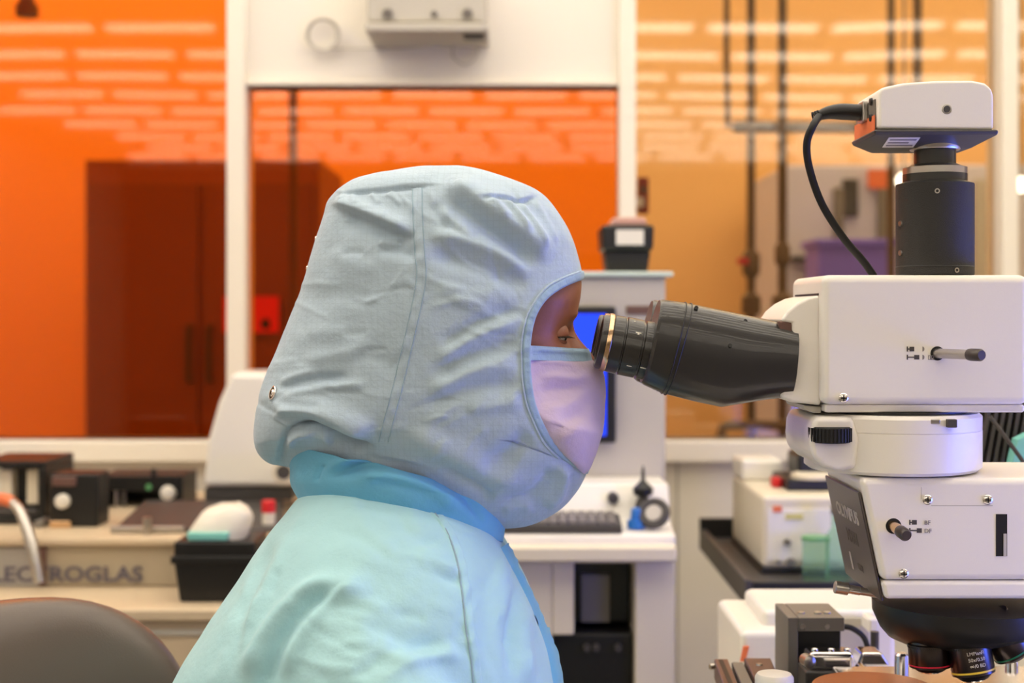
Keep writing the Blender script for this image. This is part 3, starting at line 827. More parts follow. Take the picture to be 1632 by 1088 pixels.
for i in range(3):
    slope_quad(lx0 + .002, lx1 - .002 - .005 * (i % 2), .32 + i * .2, .42 + i * .2, .00042, .0006, g)
g.build('label_print', MT['softink'], und, smooth=0)
# mount + black adapter tube
ax_ = Vector((0, 0, 1)); xa = xpx(1490, 1.255); ya_ = 1.255
zf = lambda py: zpx(py, 1.255 - .02)
def cylz(name, py0, py1, r, m, parent=ms, n=48, prof=None):
    z0, z1 = zf(py1), zf(py0)
    pr = prof or [(0, r), (z1 - z0, r)]
    return G().lathe((xa, ya_, z0), (0, 0, 1), pr, n).build(name, MT[m], parent, bevel=.0008 if not prof else 0)
k_ = 1.235 / FPX
ad = cylz('adapter_tube', 290, 437.5, 61.5 * k_, 'crinkle')
h_ = zf(275) - zf(290)
G().lathe((xa, ya_, zf(290) + .0002), (0, 0, 1), [(0, 58 * k_), (h_ * .2, 51 * k_), (h_, 51 * k_)], 48).build('adapter_shoulder', MT['satin'], ad)
h_ = zf(259) - zf(275)
G().lathe((xa, ya_, zf(275) + .0003), (0, 0, 1), [(0, 50.5 * k_), (h_ * .65, 50.5 * k_), (h_ * .7, 47 * k_), (h_, 36 * k_)], 48).build('silver_collar', MT['steel'], ad)
G().lathe((xa, ya_, zf(259) + .0003), (0, 0, 1), [(0, 33 * k_), (.0125, 33 * k_)], 40).build('mount_neck', MT['satin'], ad)
G().lathe((xa, ya_, zf(259) + .0129), (0, 0, 1), [(0, 39 * k_), (.0015, 41 * k_), (.005, 41 * k_)], 40).build('mount_flange', MT['steel'], ad)
G().torus((xa, ya_, zf(424)), 61.4 * k_, .0005, (0, 0, 1), 48, 6).build('adapter_groove', MT['black'], ad)
for px, py in ((1476, 306), (1507, 431)):
    a = math.asin((px - 1490) / 61.5)
    q = Vector((math.sin(a), -math.cos(a), 0))
    c_ = Vector((xa, ya_, zf(py))) + q * 61.5 * k_
    G().lathe(c_, q, [(-.001, .0022), (.0005, .0022), (.0005, .0013), (-.0008, .0012)], 16, cap1=True).build('set_screw', MT['steel'], ad)
for py in (355, 402):
    q = Vector((-.97, -.25, 0)).normalized()
    c_ = Vector((xa, ya_, zf(py))) + q * 61.5 * k_
    G().lathe(c_, q, [(-.001, .0026), (.0012, .0024)], 14).build('set_screw', MT['steel'], ad)
# camera cable
cd = G().tube([plug0 + Vector((-.005, 0, 0)), plug0 + Vector((-.006, 0, 0)), plug0 + Vector((-.022, -.001, .0005)), plug0 + Vector((-.033, -.002, -.0005)), plug0 + Vector((-.041, -.003, -.003))],
              [.0074, .0074, .0072, .0058, .0042], 16, smooth=4).build('cable_plug', MT['black'], ms)
q0 = plug0 + Vector((-.041, -.003, -.003))
cable = [q0, W(1296, 200, 1.235), W(1286, 228, 1.238), W(1290, 268, 1.245), W(1310, 325, 1.255), W(1345, 380, 1.265), W(1375, 415, 1.272), W(1393, 440, 1.275)]
G().tube(cable, .0034, 12, smooth=10).build('camera_cable', MT['rubber'], ms)
g = G()
for i in range(3):
    g.torus(q0 + Vector((-.0005 - .0022 * i, 0, -.0008 * i)), .0042, .0009, (1, 0, .35), 16, 6)
g.build('strain_relief', MT['rubber'], cd)
# --- trinocular head
hx0, hx1 = W(1310, 500, YN).x, W(1641, 500, YN).x
hz0, hz1 = W(1310, 658, YN).z, W(1310, 438, YN).z
head = G().box(hx0, hx1, YN, YF, hz0 + .007, hz1).build('trinocular_head', MT['mscope'], ms, bevel=.007, seg=5)
G().box(hx0 + .004, hx1 - .002, YN + .006, YF - .006, hz0, hz0 + .0069).build('head_base', MT['mscope'], ms, bevel=.002)
yn = YN + .012
fan = [(1309, 470), (1288, 474), (1270, 483), (1254, 496), (1243, 512), (1262, 516), (1263, 545), (1258, 580), (1243, 632), (1262, 641), (1309, 646)]
G().pprism(fan, yn, YF - .012).build('tilting_neck', MT['mscope'], ms, bevel=.003)
G().box(hx0 - .0010, hx0 - .0002, YN + .012, YF - .02, W(1300, 470, YN).z, W(1300, 467, YN).z).build('neck_slot', MT['black'], head, smooth=0)
G().pprism([(1280, 645), (1309, 648), (1309, 658), (1296, 658), (1282, 652)], YN + .02, YF - .03).build('neck_catch', MT['grey'], ms, bevel=.001)
phillips(W(1344, 634, YN) , .0042, head)
# pull rod + marks on the head
p0 = W(1494, 563, YN)
G().lathe(p0, (0, -1, 0), [(-.002, .0060), (.0002, .0060)], 24).build('rod_hole', MT['black'], head)
rd = Vector((.42, -1, .0)).normalized()
rod = G().lathe(p0 + Vector((0, .001, 0)), rd, [(0, .0042), (.040, .0042)], 20).build('pull_rod', MT['steel'], head)
G().lathe(p0 + Vector((0, .001, 0)) + rd * .040, rd, [(0, .0049), (.003, .0052), (.013, .0052), (.015, .004)], 20).build('pull_rod_knob', MT['plate'], head)
def mark(px, py, y, kind, parent):
    """small push / pull pictogram: end bar, stem, knob"""
    g = G(); s_ = y / FPX; c_ = W(px, py, y); yq = y - .0003
    def b(x0, x1, z0, z1): g.box(c_.x + x0 * s_, c_.x + x1 * s_, yq, yq + .0002, c_.z + z0 * s_, c_.z + z1 * s_)
    b(0, 2, -4, 4)
    if kind == 'in': b(2, 5, -.9, .9); b(4.5, 12, -3.6, 3.6)
    else: b(2, 12, -.9, .9); b(12, 20, -3.6, 3.6)
    return g.build('pictogram', MT['ink'], parent, smooth=0)
mark(1445, 556, YN, 'in', head); mark(1445, 569, YN, 'out', head)
g = G()
def half_disc(px, py, y, r):
    c_ = W(px, py, y); s_ = y / FPX
    vs = [(c_.x + r * s_ * math.cos(a) * .8, y - .0003, c_.z + r * s_ * math.sin(a)) for a in np.linspace(-math.pi / 2, math.pi / 2, 9)]
    n = len(vs); vs2 = [(a, b + .0002, c) for a, b, c in vs]
    return vs + vs2, [tuple(range(n)), tuple(range(2 * n - 1, n - 1, -1))] + [(i, i + n, (i + 1) % n + n, (i + 1) % n) for i in range(n)]
for py in (556, 569):
    g.add(*half_disc(1470, py, YN, 4))
c_ = W(1479, 573, YN); s_ = YN / FPX
for a0, a1, b0, b1 in ((0, 9, 0, .8), (0, 9, 6, 6.8), (0, .8, 0, 6.8), (8.2, 9, 0, 6.8), (3, 6, 0, 6)):
    g.box(c_.x + a0 * s_, c_.x + a1 * s_, YN - .0003, YN - .0001, c_.z + b0 * s_, c_.z + b1 * s_)
g.build('pictogram', MT['softink'], head, smooth=0)

# --- black binocular tubes with eyepieces
def superring(T, B, hw, yc, n=2.5, m=40):
    T = Vector(T); B = Vector(B); c_ = (T + B) / 2; h_ = (T - B) / 2; out = []
    for j in range(m):
        a = 2 * math.pi * j / m
        ca_, sa_ = math.cos(a), math.sin(a)
        q = c_ + h_ * math.copysign(abs(ca_) ** (2 / n), ca_)
        q.y = yc + hw * math.copysign(abs(sa_) ** (2 / n), sa_)
        out.append(q)
    return out
EY = 1.238
def make_tube(yc):
    near = yc < MY
    st = [((1051, 478), (1021, 609), .0300), ((1056, 477), (1025, 613), .0315), ((1092, 482), (1054, 626), .0318), ((1160, 496), (1105, 639), .0318), ((1200, 504), (1148, 648), .0310), ((1235, 512), (1215, 637), .030), ((1266, 520), (1256, 632), .030)]
    def P(a, b):
        q = W(a, b, EY); q.y = yc; return q
    tb = G().rings([superring(P(*a), P(*b), h, yc) for a, b, h in st]).build('binocular_tube', MT['satin'], ms, smooth=28)
    # seam line round the tube and its screw recesses
    for k in (0, 1):
        f = .0 + k * 9
        T = P(1092 + f, 481.5 + f * .2); B = P(1054 + f * .6, 626.5 + f * .25)
        r0 = superring(T, B, .0322, yc)
        g = G(); m = len(r0); c_ = (T + B) / 2; rs = []
        for p_ in r0 + [r0[0]]:
            d = (p_ - c_).normalized(); e = Vector((.98, 0, -.2))
            rs.append([p_ + (d * math.cos(q) + e * math.sin(q)) * .0006 for q in np.linspace(0, 2 * math.pi, 7)[:-1]])
        g.rings(rs, False, False).build('tube_groove', MT['black'], tb)
    if near:
        for px, py in ((1109, 492), (1187, 513), (1163, 552)):
            c_ = W(px, py, yc - .0285 if py > 520 else yc - .016)
            G().lathe(c_ + Vector((0, -.0035, .001)), (0, 1, -.35), [(0, .0018), (.004, .0018)], 12).build('screw_recess', MT['black'], tb)
        G().pprism([(1240, 512), (1262, 512), (1262, 530), (1243, 528)], yc - .020, yc - .012).build('tube_stop', MT['brownmetal'], tb, bevel=.001)
    # eyepiece
    A = Vector((math.cos(R(11.5)), 0, -math.sin(R(11.5))))
    q = EY / FPX
    O = P(954.5, 543)
    def px_(l): return [(a * q, b * q) for a, b in l]
    ep = G().lathe(O, A, px_([(6, 34), (0, 37), (0, 41.5), (3, 43), (9, 43.5)]), 56, cap0=False, cap1=False)
    ep.lathe(O, A, px_([(17.5, 44), (18, 45.5), (35, 46.5), (36, 43.5), (38, 43.5), (39, 46.8), (64, 47), (65, 43), (68, 43), (69, 46.5), (84, 47), (85, 40), (90, 40), (90.5, 47), (94, 48), (97, 48), (97.5, 46), (100, 46), (100.5, 48), (106, 48)]), 56)
    eo = ep.build('eyepiece', MT['satin'], ms, smooth=28)
    G().lathe(O, A, px_([(9, 43.6), (9.3, 46.5), (12, 47.3), (16, 47.3), (17.3, 46), (17.5, 44)]), 56, False, False).build('gold_ring', MT['brass'], eo)
    gl = mat('eyepiece lens', (20, 16, 30), .05, coat=1.0)
    G().lathe(O, A, px_([(7, .2), (6, 18), (6.5, 34.2)]), 40).build('lens', gl, eo)
    if near:
        w_ = A.cross(Vector((0, 1, 0)))       # up across the tube
        g = G()
        for t_, a_, l_, wd in ((56, 32, 9, 1.6), (52, -38, 8, 1.2), (74, -36, 9, 1.2), (48, 62, 3, 2.2), (56, 30, 3, 3)):
            d = (Vector((0, -1, 0)) * math.cos(R(a_)) + (-w_ if w_.z < 0 else w_) * math.sin(R(a_))).normalized()
            c_ = O + A * t_ * q + d * 47.2 * q; e = A.cross(d).normalized()
            vs = [c_ + A * sa * l_ * q / 2 + e * se * wd * q / 2 + d * tt for sa in (-1, 1) for se in (-1, 1) for tt in (-.0003, .00012)]
            g.add(vs, [(0, 1, 3, 2), (4, 6, 7, 5), (0, 4, 5, 1), (2, 3, 7, 6), (0, 2, 6, 4), (1, 5, 7, 3)])
        g.build('index_marks', MT['paper'], eo, smooth=0)
    d = Vector((A.z, 0, -A.x))
    c_ = O + A * 87 * q + d * 40 * q
    G().lathe(c_, d, [(0, .0040), (.0055, .0040), (.0065, .003)], 16).build('clamp_screw', MT['steel'], eo)
make_tube(EY)
make_tube(2 * MY - EY)

# --- round intermediate tube
xr = xpx(1436, MY - .03); rT = 142.5 * (MY - .045) / FPX
zr0, zr1 = zpx(757, MY - .06), hz0 - .0025
H = zr1 - zr0
it = G().lathe((xr, MY, zr0), (0, 0, 1), [(0, rT - .004), (.003, rT), (H * .70, rT), (H * .705, rT - .0006), (H * .715, rT - .0006), (H * .72, rT), (H - .003, rT), (H, rT - .003)], 96, ).build('intermediate_tube', MT['mscope'], ms, smooth=30)
G().lathe((xr, MY, zr1 + .0001), (0, 0, 1), [(0, rT - .012), (.0022, rT - .012)], 64).build('dovetail_ring', MT['black'], ms)
# left front overhang with filter wheel
p = W(1300, 665, MY)
fl = [(1300, 664), (1360, 664), (1372, 700), (1365, 748), (1335, 752), (1312, 744), (1294, 728), (1291, 706), (1293, 680)]
G().pprism(fl, MY - .064, MY + .05).build('wheel_housing', MT['mscope'], ms, bevel=.005, seg=4)
wc = W(1331, 691, MY - .052)
wz = .0135
wcx, wcy, wr_ = wc.x - .005, MY - .064 + .008, .0178
wh = G().lathe((wcx, wcy, wc.z - wz / 2), (0, 0, 1), [(0, wr_ - .0012), (.0012, wr_), (wz - .0012, wr_), (wz, wr_ - .0012)], 48).build('filter_wheel', MT['rubber'], ms)
g = G()
for i in range(36):
    M_ = Matrix.Translation((wcx, wcy, wc.z)) @ Matrix.Rotation(2 * math.pi * i / 36, 4, 'Z')
    g.box(wr_ - .0004, wr_ + .0009, -.0009, .0009, -wz / 2 + .001, wz / 2 - .001, M_)
wk = g.build('wheel_ribs', MT['rubber'], wh, smooth=0); wk['kind'] = 'stuff'
c_ = W(1518, 671, MY - rT)
G().box(c_.x - .004, c_.x + .004, MY - rT - .0006, MY - rT + .006, zr1 - .009, zr1 - .002).build('set_notch', MT['charcoal'], it, bevel=.0008)
G().box(c_.x - .018, c_.x - .010, MY - rT + .0006, MY - rT + .006, zr1 - .006, zr1 - .002).build('set_plate', MT['steel'], it, bevel=.0008)

# --- illuminator arm (lower box) with slanted nameplate
AN, AF = 1.20, 1.336
zt_ = W(1400, 762, AN).z
zb_ = W(1400, 955, AN).z
zm_ = W(1400, 925, AN).z
zt_ = min(zt_, zr0 - .0004)
top_l, bot_l = W(1370, 762, AN).x, W(1411, 950, AN).x
x_end = .62
def xz(z): return top_l + (zt_ - z) / (zt_ - zb_) * (bot_l - top_l)
arm = G().prism([(xz(zt_), zt_), (x_end, zt_), (x_end, zm_), (xz(zm_), zm_)], AN, AF).build('illuminator_arm', MT['mscope'], ms, bevel=.006, seg=5)
G().prism([(xz(zm_) , zm_ - .0004), (x_end, zm_ - .0004), (x_end, zb_), (xz(zb_), zb_)], AN + .0004, AF - .0004).build('arm_skirt', MT['mscope'], ms, bevel=.004, seg=4)
# nameplate on the slanted end
s_dir = Vector((bot_l - top_l, 0, zb_ - zt_)).normalized()
nrm = Vector((s_dir.z, 0, -s_dir.x))
if nrm.x > 0: nrm = -nrm
o0 = Vector((xz(zt_), 0, zt_))
Ls = (Vector((bot_l, 0, zb_)) - Vector((top_l, 0, zt_))).length
def sp(y, s, d): return o0 + s_dir * s + nrm * d + Vector((0, y, 0))
vs = [sp(y, s, d) for y in (AN + .004, AF - .004) for s in (.012, Ls + .002) for d in (.0006, .003)]
np_ = G().add(vs, [(0, 1, 3, 2), (4, 6, 7, 5), (0, 4, 5, 1), (2, 3, 7, 6), (0, 2, 6, 4), (1, 5, 7, 3)]).build('nameplate', MT['plate'], ms, bevel=.002)
def on_plate(y, s): 
    return facing(sp(y, s, .0032), (0, -1, 0), -s_dir)
# seen from the end the plate reads from far (left) to near (right)
text('OLYMPUS', .0165, MT['whiteink'], np_, on_plate(AF - .030, .044), sx=1.12, bold=.0004)
text('MX61', .017, MT['dimink'], np_, on_plate(AF - .050, .066), sx=1.0)
g = G()
for y, s, w_, h_ in ((AF - .046, .078, .006, .016),):
    vs = [sp(yy, ss, dd) for yy in (y - w_ / 2, y + w_ / 2) for ss in (s, s + h_) for dd in (.0031, .0034)]
    g.add(vs, [(0, 1, 3, 2), (4, 6, 7, 5), (0, 4, 5, 1), (2, 3, 7, 6), (0, 2, 6, 4), (1, 5, 7, 3)])
g.build('indicator', MT['whiteink'], np_, smooth=0)
text('UIS2', .009, MT['dimink'], np_, on_plate(AF - .070, .090))
for px, py in ((1478, 796), (1574, 796), (1440, 914)):
    phillips(W(px, py, AN), .0042, arm)
g = G()
a = W(1484, 806, AN); b = W(1582, 806, AN)
g.box(a.x, b.x, AN - .0002, AN - .00005, a.z, a.z + .0006)
a2 = W(1468, 776, AN)
g.box(a2.x, a2.x + .0005, AN - .0002, AN - .00005, a.z + .006, a2.z)
g.build('cover_joint', MT['grey'], arm, smooth=0)
a = W(1587, 886, AN); b = W(1605, 819, AN)
G().box(a.x, b.x, AN - .0004, AN - .0001, a.z, b.z).build('filter_slot', MT['black'], arm, smooth=0)
a = W(1599, 886, AN); b = W(1604, 850, AN)
G().box(a.x, b.x, AN - .0008, AN - .00045, a.z, b.z).build('slider_edge', MT['grey'], arm, smooth=0)
p0 = W(1424, 838, AN)
G().lathe(p0, (0, -1, 0), [(-.002, .0066), (.0002, .0066)], 24).build('rod_hole', MT['black'], arm)
rd = Vector((.15, -1, -.16)).normalized()
G().lathe(p0 + Vector((0, .001, 0)), rd, [(0, .0046), (.014, .0046)], 20).build('pull_rod', MT['brass'], arm)
G().lathe(p0 + Vector((0, .001, 0)) + rd * .014, rd, [(0, .0050), (.002, .0054), (.011, .0054), (.013, .0042)], 20).build('pull_rod_knob', MT['plate'], arm)
mark(1449, 832, AN, 'in', arm); mark(1449, 845, AN, 'out', arm)
text('BF', .0052, MT['softink'], arm, facing(W(1473, 836, AN - .0004)))
text('DF', .0052, MT['softink'], arm, facing(W(1473, 849, AN - .0004)))
# thumb screw on the left
d = (W(1395, 945, AN + .05) - W(1330, 935, AN + .03))
ts = G().tube([W(1370, 941.5, AN + .05), W(1405, 947, AN + .05)], .0035, 14).build('thumb_screw_shaft', MT['steel'], ms)
c0 = W(1330, 935, AN + .05); c1 = W(1352, 938.5, AN + .05)
dd = (c1 - c0); L_ = dd.length
G().lathe(c0, dd, [(0, .0048), (.0006, .0055), (L_ - .0006, .0055), (L_, .0048)], 28).build('thumb_screw_head', MT['steel'], ts)
G().tube([c1, W(1370, 941.5, AN + .05)], .0040, 14).build('thumb_screw_collar', MT['chrome'], ts)
# stand: column + base
G().box(.62, .76, MY - .085, MY + .085, ZB + .0005, zt_ - .002).build('column', MT['mscope'], ms, bevel=.012, seg=4)
# --- nosepiece
xn = xpx(1536, MY)
NB = zb_ - .0004
def npt(px, py): return W(px, py, 1.225)
ax_n = Vector((.16, -.10, -1)).normalized()
prof_px = [((1393, 956), (1680, 956)), ((1394, 975), (1684, 975)), ((1405, 1000), (1680, 985)), ((1416, 1013), (1665, 990)), ((1452, 1029), (1630, 1000))]
rs = []
for (a, b), (c, d_) in prof_px:
    L_ = W(a, b, MY); R_ = W(c, d_, MY)
    c_ = (L_ + R_) / 2; h_ = (R_ - L_) / 2; ring = []
    dep = min(.080, h_.length)
    for j in range(64):
        q = 2 * math.pi * j / 64
        p_ = c_ + h_ * math.cos(q); p_.y = MY - dep * math.sin(q); ring.append(p_)
    rs.append(ring)
lift = NB - max(p_.z for p_ in rs[0])
nos = G().rings(rs).build('nosepiece', MT['black'], ms, smooth=40)
def objective(top, ax_d, r, L, ringmat, lbl=None, name_l=None):
    ax_d = Vector(ax_d).normalized()
    ob = G().lathe(top, ax_d, [(-.013, r * .80), (.002, r * .9), (.003, r), (L * .72, r), (L * .74, r * .985), (L * .86, r * .985), (L * .88, r * .86), (L, r * .62)], 56).build('objective', MT['gunmetal'], ms, smooth=28)
    if name_l: ob['label'] = name_l
    G().lathe(top, ax_d, [(L * .755, r * .987), (L * .76, r * 1.002), (L * .80, r * 1.002), (L * .805, r * .987)], 56, False, False).build('colour_ring', MT[ringmat], ob)
    u = ax_d.orthogonal().normalized(); w_ = ax_d.cross(u)
    g = G()
    for i in range(72):
        q = 2 * math.pi * i / 72
        dd_ = u * math.cos(q) + w_ * math.sin(q); e = ax_d.cross(dd_)
        c_ = Vector(top) + dd_ * r
        vs = [c_ + ax_d * s0 + e * se * r * .016 + dd_ * tt for s0 in (.0036, L * .20) for se in (-1, 1) for tt in (-.0003, .0004)]
        g.add(vs, [(0, 1, 3, 2), (4, 6, 7, 5), (0, 4, 5, 1), (2, 3, 7, 6), (0, 2, 6, 4), (1, 5, 7, 3)])
    kn = g.build('knurling', MT['satin'], ob, smooth=0); kn['kind'] = 'stuff'
    G().lathe(top, ax_d, [(L, r * .5), (L + .0015, r * .45)], 30).build('front_lens', MT['chrome'], ob)
    if lbl:
        f = Vector((0, -1, 0)); f = (f - ax_d * f.dot(ax_d)).normalized()
        right = -ax_d.cross(f) if (-ax_d.cross(f)).x > 0 else ax_d.cross(f)
        for i, s in enumerate(lbl):
            c_ = Vector(top) + f * (r + .0001) + ax_d * (L * .34 + i * .0052)
            text(s, .0042, MT['paper'], ob, facing(c_ - right * 0, right, -ax_d), wrap=r, align='CENTER', extrude=.0001)
    return ob
objective(W(1480, 1020, 1.235), (.05, -.05, -1), 33 * 1.235 / FPX, .026, 'redline', None, 'objective with a red ring')
objective(W(1541, 1018, 1.222), (.17, -.12, -1), 34 * 1.222 / FPX, .034, 'yellowline', ('LMPlanFl', '50x/0.50', '\u221e/0 BD'), 'objective with a yellow ring and white print')
objective(W(1592, 1000, 1.235), (.62, .0, -1), 34 * 1.235 / FPX, .029, 'greenline', None, 'tilted objective with a green ring')
# --- lamp housing with ribs at the back, cable
lx0, lx1 = xpx(1560, 1.5), xpx(1760, 1.5)
lz0, lz1 = zpx(742, 1.5), zpx(640, 1.5)
lh = G().box(lx0, lx1, 1.50, 1.62, lz0, lz1).build('lamp_housing', MT['black'], ms, bevel=.004)
fin = None
for i in range(16):
    x_ = lx0 + .004 + i * (lx1 - lx0 - .008) / 16
    Mf = Matrix.Translation((x_, 1.4955, (lz0 + lz1) / 2)) @ Matrix.Rotation(R(10), 4, 'Y')
    if fin is None:
        fin = G().box(-.0018, .0018, -.004, .004, -(lz1 - lz0) / 2 + .002, (lz1 - lz0) / 2 - .002).build('cooling_fin', MT['charcoal'], lh, smooth=0)
        fo = fin
    else:
        fo = fin.copy(); COL.objects.link(fo)
    fo.parent = lh; fo.matrix_parent_inverse = Matrix(); fo.matrix_basis = Mf
G().box(.60, .66, 1.336, 1.56, lz0 + .01, lz1 - .02).build('lamp_arm', MT['mscope'], ms, bevel=.004)
pk = [(1622, 700), (1642, 690), (1668, 742), (1612, 742)]
G().pprism(pk, 1.47, 1.488).build('filter_holder', MT['teal'], ms, bevel=.001)
G().tube([W(1578, 664, 1.46), W(1605, 700, 1.455), W(1640, 748, 1.45), W(1700, 830, 1.45)], .0022, 8, smooth=5).build('lamp_cable', MT['charcoal'], ms)

# --- stage on the base
G().box(.226, .90, 1.02, 1.48, ZB + .0004, ZB + .055).build('base_plate', MT['mscope'], ms, bevel=.008)
stz = zpx(1092, 1.25)
G().box(.262, .60, 1.10, 1.345, ZB + .0554, stz - .022).build('stage_carriage', MT['charcoal'], ms, bevel=.005)
sg = G().box(.302, .595, 1.20, 1.345, stz - .0216, stz - .006).build('stage_plate', MT['chrome'], ms, bevel=.003)
G().lathe((xpx(1392, 1.24), 1.24, stz - .0057), (0, 0, 1), [(0, .050), (.006, .050)], 64).build('wafer_chuck', MT['satin'], ms)
G().lathe((xpx(1392, 1.24), 1.24, stz + .0006), (0, 0, 1), [(0, .0525), (.0010, .0525)], 72).build('wafer', MT['copper'], ms)
# chrome and violet-reflecting clamps around the wafer
for a, b, c, d_, y_ in ((1440, 1530, 1060, 1078, 1.36), (1366, 1420, 1040, 1062, 1.42), (1368, 1400, 1066, 1084, 1.38)):
    g = G().pprism([(a, d_), (a + 8, c), (b - 14, c), (b, d_)], y_, y_ + .03)
    g.build('wafer_clamp', MT['chrome'], ms, bevel=.003)
for px, py, h_, r_ in ((1437, 1040, .035, .0065), (1612, 1050, .05, .006)):
    q = W(px, py, 1.34)
    G().lathe((q.x, q.y, q.z - h_), (0, 0, 1), [(0, r_), (h_ - .002, r_), (h_, r_ * .7)], 20).build('stage_post', MT['chrome'], ms)

# --- wafer loader in white behind the stage
y = 1.56
zl0 = ZB + .0005
wl = thing('wafer_loader', 'white stepped wafer loader behind the microscope stage', 'machine', (xpx(1300, y), 1.65, ZB))
G().box(xpx(1180, y), xpx(1262, y), y, y + .18, zl0, zpx(1006, y)).build('lower_step', MT['mscope'], wl, bevel=.008)
G().box(xpx(1223, y), xpx(1440, y), y + .03, y + .16, zl0, zpx(972, y + .03)).build('upper_body', MT['mscope'], wl, bevel=.008)
a = G().pprism([(1185, 1030), (1194, 1030), (1188, 1054), (1180, 1054)], y - .004, y - .0004).build('indicator_light', MT['orangesticker'], wl, smooth=0)
G().pbox(1240, 1258, 998, 1016, y + .024, y + .0296).build('display_window', MT['charcoal'], wl, bevel=.001)
G().pbox(1262, 1386, 985, 1040, y + .026, y + .0298).build('grey_recess', MT['grey'], wl, bevel=.001)
G().pbox(1384, 1402, 985, 1010, y - .01, y + .0255).build('white_block', MT['mscope'], wl, bevel=.004)
# grey bracket and black sensor
y = 1.40
br = thing('sensor_bracket', 'grey square bracket around a black sensor box beside the wafer stage', 'bracket', (xpx(1300, y), y + .03, ZB))
zb0 = ZB + .0557
G().box(xpx(1256, y), xpx(1272, y), y, y + .07, zb0, zpx(984, y)).build('upright', MT['midgrey'], br, bevel=.001)
G().box(xpx(1272, y) + .0003, xpx(1346, y), y, y + .07, zpx(1006, y), zpx(984, y)).build('crossbeam', MT['midgrey'], br, bevel=.001)
G().box(xpx(1273, y), xpx(1345, y), y + .012, y + .068, zb0, zpx(1006, y) - .0003).build('sensor_box', MT['black'], br, bevel=.002)
for px in (1277, 1303, 1318):
    q = W(px, 984, y + .02)
    G().lathe(Vector((q.x, y + .02, zpx(984, y))), (0, 0, 1), [(0, .0038), (.0015, .0036), (.002, .002)], 16).build('cap_screw', MT['steel'], br)
for px in (1279, 1318):
    G().lathe(W(px, 998, y), (0, -1, 0), [(-.0005, .0028), (.0015, .0024)], 14).build('cap_screw', MT['steel'], br)
y = 1.36
G().pbox(1290, 1362, 1040, 1070, y, y + .03).build('chrome_block', MT['chrome'], br, bevel=.005, seg=4)
G().pbox(1284, 1366, 1070.5, 1140, y - .006, y + .034).build('block_base', MT['charcoal'], br, bevel=.002)
for px in (1300, 1326, 1352):
    q = W(px, 1039, y + .006)
    G().lathe(Vector((q.x, y + .010, zpx(1040, y) - .0004)), (0, 0, 1), [(0, .0036), (.0022, .0034), (.003, .002)], 14).build('cap_screw', MT['chrome'], br)
G().lathe(W(1283, 1050, 1.345), (.2, -1, 0), [(0, .006), (.012, .006), (.013, .004)], 18).build('adjust_knob', MT['steel'], br)
cb_ = G().tube([W(1338, 998, 1.47), W(1356, 1000, 1.47), W(1374, 1012, 1.475), W(1382, 1028, 1.48), W(1384, 1050, 1.48)], .0030, 10, smooth=6)
cb_.build('sensor_cable', MT['rubber'], br)
G().cyl(W(1394, 1052, 1.5), W(1394, 1006, 1.5), .0045, n=14).build('cable_post', MT['charcoal'], br)
# brown rail at the left
y = 1.30
rl = thing('brown_rail', 'brown metal rail with slotted plates beside the wafer stage', 'rail', (xpx(1190, y), y, ZB))
zf0 = ZB + .0557
def slab(name, p4, th, m):
    vs = [Vector(p_) for p_ in p4] + [Vector(p_) - Vector((0, 0, th)) for p_ in p4]
    return G().add(vs, [(0, 1, 2, 3), (7, 6, 5, 4), (0, 4, 5, 1), (1, 5, 6, 2), (2, 6, 7, 3), (3, 7, 4, 0)]).build(name, MT[m], rl, bevel=.0012)
def at_z(px, y_, z): return Vector((xpx(px, y_), y_, z))
zr_ = zpx(1048, 1.44)
slab('wide_plate', [at_z(1226, 1.26, zr_), at_z(1262, 1.26, zr_), at_z(1228, 1.44, zr_), at_z(1186, 1.44, zr_)], .012, 'brownmetal')
slab('inner_plate', [at_z(1200, 1.26, zr_ - .004), at_z(1222, 1.26, zr_ - .004), at_z(1184, 1.44, zr_ - .004), at_z(1166, 1.44, zr_ - .004)], .012, 'midgrey')
slab('outer_plate', [at_z(1166, 1.26, zr_ - .001), at_z(1192, 1.26, zr_ - .001), at_z(1160, 1.44, zr_ - .001), at_z(1138, 1.44, zr_ - .001)], .02, 'brownmetal')
slab('slot', [at_z(1176, 1.265, zr_ - .0004), at_z(1184, 1.265, zr_ - .0004), at_z(1152, 1.435, zr_ - .0004), at_z(1145, 1.435, zr_ - .0004)], .0003, 'black')
G().box(xpx(1203, 1.35), xpx(1230, 1.35), 1.30, 1.40, zf0, zr_ - .0165).build('rail_foot', MT['charcoal'], rl, bevel=.002)
for px, y_ in ((1210, 1.41), (1222, 1.35)):
    q = at_z(px, y_, zr_)
    G().lathe(q + Vector((0, 0, .0002)), (0, 0, 1), [(0, .0034), (.0014, .003)], 14).build('rail_screw', MT['steel'], rl)
G().lathe(at_z(1140, 1.43, zr_ - .006), (-1, -.3, 0), [(0, .003), (.006, .003)], 12).build('rail_screw', MT['steel'], rl)
y = 1.22
kq = W(1234, 1071, y)
kt = thing('white_knob', 'round white knob in front of the brown rail', 'knob', (kq.x, y, ZB + .0555))
G().lathe((kq.x, y, kq.z - .03), (0, 0, 1), [(0, .017), (.026, .0165), (.029, .0145), (.030, .010)], 40).build('knob_cap', MT['paper'], kt)
G().cyl((kq.x, y, ZB + .0555), (kq.x, y, kq.z - .0303), .008).build('shaft', MT['steel'], kt)

